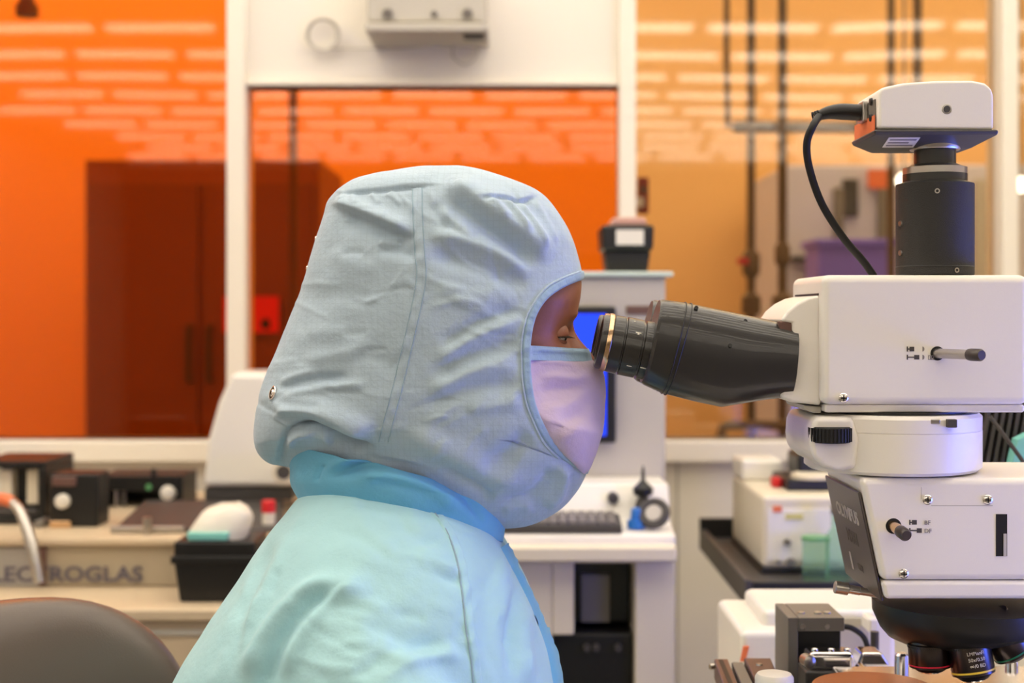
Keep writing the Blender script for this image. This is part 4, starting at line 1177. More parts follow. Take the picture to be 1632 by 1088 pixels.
# --- unseen monitor added on the bench to cast violet light on the operator
mt_ = thing('added_monitor', 'added black monitor out of view, its blue violet screen lighting the operator', 'monitor', (1.02, 1.16, ZB))
Mm = Matrix.Translation((1.02, 1.16, ZB)) @ Matrix.Rotation(R(-88), 4, 'Z')
G().box(-.27, .27, 0, .035, .05, .37).build('bezel', MT['black'], mt_, bevel=.006, M=Mm)
G().box(-.255, .255, -.003, -.0004, .07, .355).build('screen', MT['violetfill'], mt_, smooth=0, M=Mm)
G().box(-.03, .03, .036, .055, .01, .30).build('neck', MT['black'], mt_, bevel=.003, M=Mm)
G().box(-.12, .12, -.05, .13, .0005, .0098).build('foot', MT['black'], mt_, bevel=.003, M=Mm)

# ================================================================== CHAIR
chx, chy = -.33, 1.27
chair = thing('lab_chair', 'taupe vinyl lab chair with rounded backrest behind the operator', 'chair', (-.14, chy, 0))
def pillow(cx_, cy_, cz_, w_, h_, d_, rotz, tilt, name, m, n=2.6, outline=None):
    """cushion: superellipse outline w x h, domed thickness d"""
    Mp = Matrix.Translation((cx_, cy_, cz_)) @ Matrix.Rotation(rotz, 4, 'Z') @ Matrix.Rotation(tilt, 4, 'X')
    rs = []
    for i in range(21):
        a = -math.pi / 2 + math.pi * i / 20
        sc = max(.02, abs(math.cos(a)) ** .32); yy = d_ / 2 * math.sin(a)
        ring = []
        for j in range(64):
            q = 2 * math.pi * j / 64
            c_, s_ = math.cos(q), math.sin(q)
            x_ = w_ / 2 * math.copysign(abs(c_) ** (2 / n), c_) * sc
            z_ = h_ / 2 * math.copysign(abs(s_) ** (2 / n), s_) * sc
            ring.append(Mp @ Vector((x_, yy - .25 * x_ * x_, z_)))
        rs.append(ring)
    return G().rings(rs), Mp
g, Mp = pillow(-.462, 1.30, .735, .39, .40, .085, R(40), R(-10), 'b', None)
bk = g.build('backrest', MT['vinyl'], chair, smooth=60)
pts = [Mp @ Vector((.178 * math.copysign(abs(math.cos(q)) ** (2 / 2.6), math.cos(q)), .010 - .25 * (.178 * math.cos(q)) ** 2, .198 * math.copysign(abs(math.sin(q)) ** (2 / 2.6), math.sin(q)))) for q in np.linspace(0, 2 * math.pi, 65)]
G().tube(pts, .0022, 6).build('piping', MT['charcoal'], bk)
G().tube([(-.46, 1.30, .60), (-.46, 1.30, .50), (-.36, 1.28, .37), (-.20, 1.27, .36)], .016, 12, smooth=6).build('back_post', MT['charcoal'], chair)
rs = []
for z_, s_ in ((.38, .9), (.385, .98), (.42, 1.0), (.444, .96), (.454, .80)):
    rs.append([Vector((-.14 + .22 * s_ * math.copysign(abs(math.cos(q)) ** .7, math.cos(q)), chy + .22 * s_ * math.copysign(abs(math.sin(q)) ** .7, math.sin(q)), z_)) for q in np.linspace(0, 2 * math.pi, 49)[:-1]])
G().rings(rs).build('seat', MT['vinyl'], chair, smooth=50)
G().cyl((-.14, chy, .08), (-.14, chy, .3795), .025).build('gas_column', MT['charcoal'], chair)
for i in range(5):
    a = 2 * math.pi * i / 5
    e_ = Vector((-.14 + .27 * math.cos(a), chy + .27 * math.sin(a), .065))
    G().tube([(-.14, chy, .085), e_], [.022, .014], 10).build('base_arm', MT['charcoal'], chair)
    G().lathe(e_ + Vector((-.012 * math.sin(a), .012 * math.cos(a), -.036)), (math.sin(a), -math.cos(a), 0), [(0, .028), (.024, .028)], 18).build('caster', MT['black'], chair)

# ================================================================== PERSON
HY = 1.27
person = thing('person', 'person in pale blue cleanroom hood, mask and coverall looking into the eyepieces', 'person', (-.14, HY, 0))

def project(P):
    return np.stack([CX + FPX * P[:, 0] / P[:, 1], HZ - FPX * (P[:, 2] - CZ) / P[:, 1]], 1)

def fold_field(Q, folds):
    """height (m) of folds drawn as polylines: (points, amp_mm, sigma_above, sigma_below)"""
    h = np.zeros(len(Q))
    for pts, amp, sa, sb in folds:
        p = np.array([tuple(v)[:2] for v in catmull([Vector((a, b, 0)) for a, b in pts], 5)]) if len(pts) > 2 else np.array(pts, float)
        best = np.full(len(Q), 1e9); sd = np.zeros(len(Q)); tt = np.zeros(len(Q))
        seg = p[1:] - p[:-1]; ln = np.hypot(seg[:, 0], seg[:, 1]); acc = np.concatenate([[0], np.cumsum(ln)])
        lo = p.min(0) - 4 * max(sa, sb); hi = p.max(0) + 4 * max(sa, sb)
        idx = np.where((Q[:, 0] > lo[0]) & (Q[:, 0] < hi[0]) & (Q[:, 1] > lo[1]) & (Q[:, 1] < hi[1]))[0]
        if len(idx) == 0: continue
        q = Q[idx]; b_ = best[idx]; s_ = sd[idx]; t_ = tt[idx]
        for i in range(len(seg)):
            if ln[i] < 1e-6: continue
            d = seg[i] / ln[i]; r_ = q - p[i]
            raw = r_ @ d
            u = np.clip(raw, 0, ln[i])
            c = r_ - u[:, None] * d
            dist = np.hypot(c[:, 0], c[:, 1]); cr = d[0] * r_[:, 1] - d[1] * r_[:, 0]
            m = dist < b_
            b_[m] = dist[m]; s_[m] = cr[m]; t_[m] = (acc[i] + u[m]) / acc[-1]
        sg = np.where(s_ > 0, sb, sa)
        fade = np.clip(np.minimum(t_, 1 - t_) / .22, 0, 1); fade = fade * fade * (3 - 2 * fade)
        h[idx] += amp * .001 * np.exp(-(b_ / sg) ** 2) * fade
    return h

def grid_normals(P):
    du = np.gradient(P, axis=1); dv = np.gradient(P, axis=0)
    n = np.cross(du, dv); n /= np.linalg.norm(n, axis=2, keepdims=True) + 1e-12
    return n

def crumple(P, scale, amp, seed=0.0):
    out = np.empty(len(P))
    for i, p in enumerate(P):
        out[i] = noise.noise((p[0] * scale + seed, p[1] * scale, p[2] * scale))
    return out * amp

# ---------------------------------------------------------------- hood
HOOD = [  # back x,y  front x,y  half width  arch
    (505, 765, 752, 832, 112, 40), (462, 745, 778, 842, 138, 78), (430, 738, 840, 838, 158, 92), (412, 720, 888, 815, 168, 84), (407, 692, 918, 785, 174, 64),
    (411, 655, 936, 750, 178, 42), (421, 615, 948, 706, 181, 20), (440, 565, 956, 650, 182, 6), (460, 515, 955, 592, 182, 0), (480, 465, 944, 530, 180, 0),
    (496, 412, 931, 470, 175, 0), (507, 375, 927, 432, 168, 0), (517, 345, 911, 378, 157, 0), (527, 318, 884, 332, 140, 0), (560, 293, 858, 306, 118, 0),
    (610, 278, 815, 287, 90, 0), (655, 268.5, 765, 272, 55, 0), (697, 266, 713, 266, 8, 0)]
NV, NU = 300, 400
TAB = table(HOOD, NV)
def hood_pts(tab, U, n=2.3):
    """tab (m,6), U (m,k) angle: 0 back, pi front, positive = camera side"""
    c = np.cos(U); s = np.sin(U)
    f = (-np.sign(c) * np.abs(c) ** (2 / n) + 1) / 2
    lat = np.sign(s) * np.abs(s) ** (2 / n)
    px = tab[:, 0:1] + (tab[:, 2:3] - tab[:, 0:1]) * f
    py = tab[:, 1:2] + (tab[:, 3:4] - tab[:, 1:2]) * f - tab[:, 5:6] * np.abs(lat) ** 1.5
    k = HY / FPX
    X = (px - CX) * k; Z = CZ - (py - HZ) * k; Y = HY - tab[:, 4:5] * k * lat
    return np.stack([X, Y + 0 * X, Z], 2)

HF = [
    # crown seam, camera side
    ([(528, 316), (560, 306), (600, 302), (640, 297), (680, 293.5), (714, 291)], 1.5, 22, 2.5), ([(532, 318), (560, 309), (600, 305), (640, 300), (690, 296)], -1.3, 2.5, 4),
    ([(752, 322), (775, 321), (800, 316), (830, 319), (862, 305)], 1.5, 20, 2.5), ([(758, 326), (800, 320), (830, 323), (860, 310)], -1.3, 2.5, 4),
    # big diagonal fold of the crown
    ([(700, 288), (730, 303), (768, 330), (812, 360), (850, 390), (878, 425)], 6.5, 26, 9), ([(700, 304), (735, 328), (780, 362), (825, 395), (858, 430)], -4.5, 9, 16),
    # left fold below the crown seam
    ([(524, 322), (550, 328), (585, 341), (620, 356), (662, 374)], 5.0, 15, 6), ([(535, 338), (580, 352), (620, 368), (668, 385)], -3.5, 6, 18),
    ([(598, 398), (630, 397), (668, 410)], -3.0, 14, 10), ([(600, 388), (640, 384)], 1.5, 8, 8),
    ([(676, 372), (740, 384), (800, 408), (850, 445)], 3.2, 13, 10), ([(676, 400), (740, 418), (800, 438), (850, 462)], -3.6, 15, 14),
    ([(700, 330), (720, 352), (760, 378)], 1.5, 9, 7), ([(690, 318), (700, 345), (720, 370)], -1.6, 8, 8),
    # gathers below the front crown seam
    ([(776, 322), (790, 336), (806, 356)], 1.5, 5, 4), ([(800, 318), (818, 342), (838, 378)], 2.2, 6, 4), ([(822, 320), (842, 352), (866, 404)], 2.6, 7, 4.5), ([(846, 314), (866, 345), (886, 392)], 1.8, 6, 5), ([(868, 320), (890, 360), (905, 400)], 1.0, 7, 7),
    ([(560, 306), (566, 318), (576, 330)], .9, 4, 4), ([(590, 303), (596, 314), (606, 326)], .9, 4, 4), ([(620, 300), (628, 312), (640, 326)], .9, 4, 4), ([(545, 311), (552, 322)], .8, 4, 4),
    # folds pulled towards the face opening
    ([(840, 486), (800, 500), (750, 524), (700, 560)], -2.6, 12, 12), ([(838, 508), (790, 522), (740, 545), (690, 585)], 2.2, 10, 12),
    ([(836, 545), (790, 555), (740, 575), (690, 610)], -3.0, 14, 16), ([(834, 575), (790, 580), (740, 595), (680, 632)], 2.2, 12, 12), ([(834, 610), (780, 615), (720, 630), (670, 655)], -2.2, 12, 14),
    ([(836, 640), (790, 645), (740, 655)], 1.6, 10, 12), ([(690, 455), (740, 470), (800, 470)], 1.4, 12, 14),
    # lower front: pouch below the chin
    ([(850, 690), (820, 715), (790, 735), (760, 742)], -4.0, 18, 16), ([(640, 690), (700, 712), (760, 738), (800, 760), (850, 765)], 4.0, 18, 16),
    ([(892, 735), (900, 760), (890, 790), (868, 812)], 3.0, 8, 8), ([(880, 740), (868, 770), (845, 792), (815, 800), (795, 798)], -3.6, 14, 10), ([(800, 815), (830, 806), (852, 812)], 2.0, 8, 8),
    ([(910, 750), (914, 775), (905, 800)], -1.6, 8, 8), ([(700, 742), (750, 768), (790, 795)], -2.5, 8, 10),
    # lower back
    ([(442, 622), (470, 612), (510, 602), (560, 600)], -2.4, 7, 9), ([(442, 612), (470, 600), (505, 590)], 1.3, 6, 7), ([(444, 632), (480, 624), (530, 615), (590, 612)], 1.8, 7, 8), ([(444, 642), (470, 645), (520, 648)], -1.6, 7, 7),
    ([(428, 668), (455, 655), (500, 655), (545, 672), (600, 698)], 6.0, 20, 10), ([(448, 692), (470, 680), (490, 676), (520, 688), (560, 706), (600, 716)], -7.0, 6, 12),
    ([(444, 745), (447, 735), (450, 712), (458, 690), (468, 680)], -2.4, 5, 6), ([(462, 720), (464, 700), (480, 690), (505, 688), (520, 700), (528, 715)], 3.5, 6, 6),
    ([(460, 545), (500, 530), (560, 528)], 1.0, 14, 14), ([(480, 480), (540, 470), (600, 480)], -1.0, 16, 16), ([(520, 400), (560, 420), (610, 430)], 1.0, 14, 14),
    ([(560, 560), (600, 570), (640, 590)], -1.2, 14, 14), ([(480, 575), (540, 565), (600, 545)], 1.1, 10, 12),
]
HGAIN = 1.7
def rand_folds(n, box, ang, L, amp, sig, seed):
    rd_ = random.Random(seed); out = []
    for _ in range(n):
        x, y = rd_.uniform(box[0], box[1]), rd_.uniform(box[2], box[3])
        a = ang(x, y) + rd_.gauss(0, .28); l = rd_.uniform(*L); bend = rd_.uniform(-.14, .14) * l
        d = (math.cos(a), math.sin(a)); nn_ = (-d[1], d[0])
        pts = [(x - d[0] * l / 2, y - d[1] * l / 2), (x + nn_[0] * bend, y + nn_[1] * bend), (x + d[0] * l / 2, y + d[1] * l / 2)]
        s_ = rd_.uniform(*sig); w_ = rd_.choice((.55, .75, 1.0))
        out.append((pts, rd_.choice((-1, 1, 1)) * rd_.uniform(*amp), s_, s_ * w_))
    return out
HF += rand_folds(70, (430, 850, 330, 760), lambda x, y: (math.atan2(y - 560, x - 900) if x > 650 else R(-12) + (y - 520) * .0016), (35, 120), (.25, .8), (3.5, 7.5), 5)
HF += rand_folds(16, (540, 860, 300, 345), lambda x, y: R(62), (18, 40), (.3, .7), (3, 5), 8)
def displaced(tab, U, flip=1):
    P = hood_pts(tab, U)
    up = np.vstack([tab[1:], tab[-1:]]); dn = np.vstack([tab[:1], tab[:-1]])
    dv = hood_pts(up, U) - hood_pts(dn, U); du = hood_pts(tab, U + .004) - hood_pts(tab, U - .004)
    N = np.cross(du, dv); N /= np.linalg.norm(N, axis=2, keepdims=True) + 1e-12
    ctr = P.mean(axis=(0, 1))
    flat = P.reshape(-1, 3).copy(); nf = N.reshape(-1, 3).copy()
    # far side uses the mirrored drawing
    m = flat.copy(); m[:, 1] = HY - np.abs(m[:, 1] - HY)
    Q = project(m)
    sgn = np.sign(((flat - ctr) * nf).sum(1)); sgn = np.where(np.median(sgn) < 0, -1, 1)
    h = fold_field(Q, HF) * HGAIN
    h += crumple(flat, 22, .0016) + crumple(flat, 55, .0006, 9.1)
    # side seam: a flat felled strip
    side = np.clip(np.abs(flat[:, 1] - HY) / .03, 0, 1)
    h *= side
    return (flat + nf * (h * sgn)[:, None]).reshape(P.shape)

Ufull = np.tile(np.linspace(-math.pi, math.pi, NU), (NV, 1))
PF = displaced(TAB, Ufull)
def grid_faces(nv, nu):
    return [(i * nu + j, i * nu + j + 1, (i + 1) * nu + j + 1, (i + 1) * nu + j) for i in range(nv - 1) for j in range(nu - 1)]
HBVH = BVHTree.FromPolygons([Vector(p) for p in PF.reshape(-1, 3)], grid_faces(NV, NU))
CAMP = Vector((0, 0, CZ))
def shoot(bvh, px, py, fall=HY):
    d = (W(px, py, 1.0) - CAMP).normalized()
    hit = bvh.ray_cast(CAMP, d)
    if hit[0] is None or hit[0].y > fall + .01:
        r_ = bvh.find_nearest(W(px, py, fall))
        n = r_[1]
        return r_[0], (r_[0] - W(700, 560, HY)).normalized()
    n = hit[1]
    if n.y > 0: n = -n
    return hit[0], n
# opening for the face
EDGE = [(932, 437), (905, 447), (880, 461), (862, 478), (849, 500), (842, 525), (839, 550), (839, 575), (840, 600), (846, 640), (858, 672), (876, 702), (900, 726), (938, 749)]
EDGE_F = np.array([tuple(v)[:2] for v in catmull([Vector((a, b, 0)) for a, b in EDGE], 6)])
def edge_x(py): return np.interp(py, EDGE_F[:, 1], EDGE_F[:, 0])
uu = np.linspace(math.pi / 2, math.pi, 500)
Pt = hood_pts(TAB, np.tile(uu, (NV, 1)))
umax = np.full(NV, math.pi)
for i in range(NV):
    q = project(Pt[i])
    ins = (q[:, 1] > 437.5) & (q[:, 1] < 748.5) & (q[:, 0] > edge_x(q[:, 1]))
    if ins.any(): umax[i] = uu[np.argmax(ins)]
tq = np.linspace(-1, 1, NU)[None, :]
Uc = np.sign(tq) * np.where(np.abs(tq) < .62, np.abs(tq) / .62 * 1.75, 1.75 + (np.abs(tq) - .62) / .38 * (umax[:, None] - 1.75))
PH = displaced(TAB, Uc)
g = G().add([tuple(p) for p in PH.reshape(-1, 3)], grid_faces(NV, NU))
hood = g.build('hood', MT['hood'], person, smooth=180, recalc=True)
bm = bmesh.new(); bm.from_mesh(hood.data); bmesh.ops.remove_doubles(bm, verts=bm.verts, dist=.0004); bm.to_mesh(hood.data); bm.free()

def ribbon(bvh, pts, width, height, name, m, parent, pucker=.0004, step=3.0, mirror=True, base=-.0006, period=11.0, both=False):
    p = [Vector((a, b, 0)) for a, b in pts]
    c = catmull(p, 8); res = [c[0]]
    for q in c[1:]:
        if (q - res[-1]).length >= step: res.append(q)
    offs = np.linspace(-1, 1, 9); rows = []; acc = 0
    for i, q in enumerate(res):
        t = (res[min(i + 1, len(res) - 1)] - res[max(i - 1, 0)]).normalized(); n2 = Vector((-t.y, t.x, 0))
        acc += step; row = []
        pk = pucker * math.sin(acc / period * 2 * math.pi + 1.3 * math.sin(acc * .07))
        for o_ in offs:
            P_, N_ = shoot(bvh, q.x + n2.x * o_ * width / 2, q.y + n2.y * o_ * width / 2)
            hh = base if abs(o_) > .99 else height * (1 - .35 * math.exp(-((abs(o_) - .72) / .12) ** 2)) + pk * (1 - abs(o_))
            row.append(P_ + N_ * hh)
        rows.append(row)
    obs = []
    for s_ in ((1, -1) if mirror else (1,)):
        rr_ = [[Vector((v.x, v.y if s_ > 0 else 2 * HY - v.y, v.z)) for v in r_] for r_ in rows]
        g = G().rings(rr_, False, False, closed=False)
        obs.append(g.build(name, m, parent, smooth=60))
    return obs
ribbon(HBVH, EDGE, 15, .0017, 'face_binding', MT['binding'], hood, pucker=.0005)
ribbon(HBVH, [(a - 8.5, b + (0 if 470 < b < 700 else (-4 if b < 470 else 5))) for a, b in EDGE[:-1]], 4, .0014, 'binding_cord', MT['hood'], hood, pucker=.0001)
SEAM = [(656, 300), (657, 350), (660, 400), (662, 445), (652, 500), (638, 560), (624, 620), (610, 672), (602, 706)]
ribbon(HBVH, [(a + 9, b) for a, b in SEAM], 19, .0006, 'side_seam', MT['hood'], hood, pucker=.0007, period=13, base=-.0003)
for dx in (1.5, 16.5):
    ribbon(HBVH, [(a + dx, b) for a, b in SEAM], 1.5, .0009, 'stitch_line', MT['stitch'], hood, pucker=.0003, base=.0002)
# metal snaps at the back
def snap(P_, N_, r):
    s_ = G().lathe(P_, N_, [(-.001, r), (.0008, r), (.0013, r * .85), (.0009, r * .62), (.0014, r * .42), (.0022, r * .3), (.0023, r * .05)], 22).build('snap', MT['chrome'], hood)
P_, N_ = shoot(HBVH, 435, 626); N_ = (N_ + Vector((-.55, -.3, 0))).normalized(); snap(P_, N_, .0062)
for px, py in ((424, 612), (508, 381), (495, 428)):
    k_ = W(px, py, HY); q = HBVH.find_nearest(k_)
    d = Vector((-1, -.25, .25)).normalized()
    snap(q[0], d, .0050)

# ---------------------------------------------------------------- body: head, neck and trunk in one skin
HEAD = [  # row y, back x, front x, half width
    (284, 690, 716, 6), (290, 640, 770, 45), (305, 595, 835, 85), (330, 568, 880, 110), (365, 550, 872, 120), (400, 542, 900, 126), (430, 538, 918, 129), (447, 538, 926, 130), (470, 540, 925, 130), (490, 543, 921, 128),
    (508, 546, 913.5, 126), (520, 549, 909, 125), (532, 552, 907, 124), (546, 555, 908, 123), (560, 560, 911, 121), (590, 570, 915, 116), (620, 585, 914, 108), (650, 600, 913, 100), (690, 615, 902, 88),
    (720, 618, 875, 78), (745, 610, 815, 74), (780, 585, 755, 74), (830, 540, 735, 82), (875, 505, 760, 120), (950, 440, 790, 210), (1050, 420, 800, 260), (1200, 430, 800, 260), (1400, 440, 810, 250), (1480, 480, 770, 200)]
nh, mh = 260, 180
HT = table(HEAD, nh)
U = np.tile(np.linspace(-math.pi, math.pi, mh + 1)[:-1], (nh, 1))
nn = np.interp(HT[:, 0], [300, 430, 480, 620, 740, 800], [2.1, 2.4, 2.9, 2.6, 2.2, 2.1])[:, None]
c = np.cos(U); s = np.sin(U)
f = (-np.sign(c) * np.abs(c) ** (2 / nn) + 1) / 2
lat = np.sign(s) * np.abs(s) ** (2 / nn)
k0 = HY / FPX
PX = HT[:, 1:2] + (HT[:, 2:3] - HT[:, 1:2]) * f
PY = np.repeat(HT[:, 0:1], mh, 1)
LT = HT[:, 3:4] * lat              # px, + = camera side
al = np.abs(LT)
front = np.clip((f - .6) / .25, 0, 1)
nose_amp = np.interp(PY, [500, 515, 528, 540, 556, 575, 592, 604, 615], [0, 3, 9, 16, 27, 38, 40, 18, 2])
nose_w = np.interp(PY, [500, 528, 556, 590], [20, 15, 17, 26])
PX = PX + front * nose_amp * np.exp(-(al / nose_w) ** 2)
PX = PX + front * 5 * np.exp(-((PY - 503) / 9) ** 2) * np.exp(-((al - 45) / 28) ** 2)          # brow ridge
PX = PX - front * 11 * np.exp(-((PY - 531) / 11) ** 2) * np.exp(-((al - 52) / 22) ** 2)        # eye socket
PX = PX + front * 5 * np.exp(-((PY - 566) / 16) ** 2) * np.exp(-((al - 62) / 26) ** 2)         # cheek
PX = PX + front * np.interp(PY, [640, 652, 664, 672, 690], [0, 7, 2, 6, 0]) * np.exp(-(al / 34) ** 2)   # lips
P = np.stack([(PX - CX) * k0, HY - LT * k0, CZ - (PY - HZ) * k0], 2)
rings_ = [[Vector(p) for p in r_] for r_ in P]
body = G().rings(rings_).build('body', MT['skin'], person, smooth=180)
for s_ in (-1, 1):
    ec = Vector(((880.5 - CX) * k0, HY + s_ * .030, CZ - (533 - HZ) * k0))
    if s_ < 0: nm = 'eye'
    eye = G().sphere(ec, .0118, 28, 18).build('eye', MT['eyewhite'], body, smooth=180)
    gz = Vector((math.cos(R(14)), 0, -math.sin(R(14))))
    G().lathe(ec, gz, [(.0103, .0062), (.0113, .0052), (.0119, .003), (.0122, .0004)], 24).build('iris', MT['iris'], body, smooth=180)
    def lidpatch(e0, e1, r, name):
        rows = []
        for i in range(13):
            e = R(e0 + (e1 - e0) * i / 12); row = []
            for j in range(25):
                a = R(-82 + 164 * j / 24)
                el = e * math.cos(a * .9) + R(-6) * (1 - math.cos(a)) 
                row.append(ec + Vector((math.cos(el) * math.cos(a), math.cos(el) * math.sin(a), math.sin(el))) * r)
            rows.append(row)
        return G().rings(rows, False, False, closed=False).build(name, MT['lid'], body, smooth=180, solid=.0012)
    lidpatch(-4, 78, .0131, 'upper_eyelid')
    lidpatch(-24, -75, .0129, 'lower_eyelid')
    row = []
    for j in range(21):
        a = R(-75 + 150 * j / 20); el = R(-5) * math.cos(a * .9) + R(-6) * (1 - math.cos(a))
        dv = Vector((math.cos(el) * math.cos(a), math.cos(el) * math.sin(a), math.sin(el)))
        row.append((ec + dv * .0133, ec + dv * .0133 + Vector((dv.x, dv.y, -.25)).normalized() * .0065))
    g = G()
    for a, b in zip(row[:-1], row[1:]):
        m_ = (a[0] + b[0]) / 2; e = (a[1] + b[1]) / 2; w_ = (b[0] - a[0]) * .22; th = Vector((0, 0, .0004))
        vs = [m_ - w_ - th, m_ + w_ - th, m_ + w_ + th, m_ - w_ + th, e]
        g.add(vs, [(3, 2, 1, 0), (0, 1, 4), (1, 2, 4), (2, 3, 4), (3, 0, 4)])
    g.tube([r_[0] for r_ in row], .0006, 6)
    ls = g.build('eyelashes', MT['lash'], body, smooth=0); ls['kind'] = 'stuff'

# ---------------------------------------------------------------- mask and its top band
def face_patch(rows, name, m, parent, wr=None, nth=60, inset=.0015, solid=.0010):
    """rows: (edge px, edge py, front px, front py) from top to bottom"""
    T = table(rows, 70); out = []
    for ex, ey, fx, fy in T:
        E_, N_ = shoot(HBVH, ex, ey); E_ = E_ - N_ * inset
        C_ = W(fx, fy, HY)
        r_ = []
        for th in np.linspace(0, math.pi, nth):
            s_, c_ = math.sin(th) ** np.interp(ey, [605, 665], [6.5, .9]), math.cos(th)
            r_.append(Vector((E_.x + (C_.x - E_.x) * s_, HY - (HY - E_.y) * math.copysign(abs(c_) ** .85, c_), E_.z + (C_.z - E_.z) * s_)))
        out.append(r_)
    P = np.array([[tuple(v) for v in r_] for r_ in out]); N = grid_normals(P)
    flat = P.reshape(-1, 3); nf = N.reshape(-1, 3)
    if wr:
        mm = flat.copy(); mm[:, 1] = HY - np.abs(mm[:, 1] - HY)
        h = fold_field(project(mm), wr) * 1.7 + crumple(flat, 70, .0007)
        sgn = 1 if np.median(((flat - flat.mean(0)) * nf).sum(1)) > 0 else -1
        flat = flat + nf * (h * sgn)[:, None]
    return G().add([tuple(p) for p in flat], grid_faces(70, nth)).build(name, m, parent, smooth=180, solid=solid)
MW = [([(852, 578), (880, 577), (915, 582)], .8, 5, 3), ([(855, 605), (885, 600), (915, 605), (940, 590)], 2.2, 7, 9), ([(855, 622), (890, 618), (930, 615)], -2.0, 8, 10), ([(860, 650), (890, 652), (915, 640), (935, 615)], 2.0, 9, 9),
      ([(875, 680), (900, 676), (930, 650)], -1.6, 9, 10), ([(885, 700), (910, 690), (935, 665)], 1.2, 9, 9)]
mask = face_patch([(842, 570, 942, 572), (842, 585, 956, 583), (842, 600, 962.5, 600), (846, 630, 963.5, 640), (853, 660, 960, 680), (868, 690, 950, 715), (890, 717, 940, 742), (915, 736, 930, 752)], 'face_mask', MT['mask'], person, MW)
face_patch([(843, 551, 937, 556), (843, 560, 940, 562), (843, 568, 942, 569), (843, 575, 945, 575.5)], 'mask_band', MT['binding'], mask, [([(850, 556), (900, 560), (935, 562)], .6, 3, 3)], inset=-.0008, solid=.0014)

# ---------------------------------------------------------------- coverall: trunk, sleeves and legs as one cloth surface
def ring_px(bx, by, fx, fy, hw, arch=0, n=2.2, m=96):
    out = []
    for j in range(m):
        u = 2 * math.pi * j / m
        c_, s_ = math.cos(u), math.sin(u)
        f_ = (math.copysign(abs(c_) ** (2 / n), c_) + 1) / 2; l_ = math.copysign(abs(s_) ** (2 / n), s_)
        px = bx + (fx - bx) * f_; py = by + (fy - by) * f_ - arch * abs(l_) ** 1.6
        q = W(px, py, HY); q.y = HY - hw * k0 * l_
        out.append(q)
    return out
TR = [(500, 772, 765, 835, 118, 25), (478, 786, 795, 852, 150, 38), (466, 800, 806, 866, 176, 38), (452, 822, 818, 886, 215, 34), (432, 850, 832, 912, 258, 26), (410, 885, 846, 942, 296, 16), (378, 930, 860, 980, 325, 8),
      (338, 985, 878, 1025, 342, 0), (298, 1050, 892, 1080, 345, 0), (268, 1130, 900, 1150, 338, 0), (290, 1230, 890, 1240, 325, 0), (330, 1340, 870, 1350, 315, 0), (350, 1450, 860, 1460, 320, 0), (380, 1560, 840, 1570, 320, 0), (430, 1640, 780, 1640, 270, 0)]
TT = table(TR, 70)
g = G().rings([ring_px(*r_) for r_ in TT])
# sleeves
EL = Vector((-.060, 1.055, .735)); WR = Vector((.065, 1.135, .790))
SH = Vector((-.115, 1.135, .985))
for s_ in (1, -1):
    def mir(p_): return Vector((p_.x, p_.y if s_ > 0 else 2 * HY - p_.y, p_.z))
    path = [SH + Vector((0, .09, .01)), SH + Vector((0, .03, -.03)), SH + Vector((.004, -.010, -.08)), SH.lerp(EL, .55) + Vector((.0, -.006, 0)), EL, EL.lerp(WR, .25) + Vector((0, 0, -.006)), EL.lerp(WR, .7), WR]
    g.tube([mir(p_) for p_ in path], [.045, .060, .066, .064, .058, .052, .045, .038], 28, smooth=6)
    hip = Vector((-.15, HY - s_ * .09, .56)); knee = Vector((.22, HY - s_ * .13, .53)); ank = Vector((.22, HY - s_ * .13, .10))
    g.tube([hip, hip.lerp(knee, .5), knee, knee + Vector((.035, 0, -.06)), knee.lerp(ank, .5) + Vector((.01, 0, 0)), ank], [.098, .090, .072, .068, .062, .056], 28, smooth=6)
tmp = g.build('coverall_tmp', MT['gown'], None, smooth=0)
rm = tmp.modifiers.new('union', 'REMESH'); rm.mode = 'VOXEL'; rm.voxel_size = .0034
sm = tmp.modifiers.new('soften', 'SMOOTH'); sm.factor = .5; sm.iterations = 22
dg = bpy.context.evaluated_depsgraph_get()
me = bpy.data.meshes.new_from_object(tmp.evaluated_get(dg))
bpy.data.objects.remove(tmp)
n_ = len(me.vertices)
V = np.empty(n_ * 3); me.vertices.foreach_get('co', V); V = V.reshape(-1, 3)
NN = np.empty(n_ * 3); me.vertices.foreach_get('normal', NN); NN = NN.reshape(-1, 3)
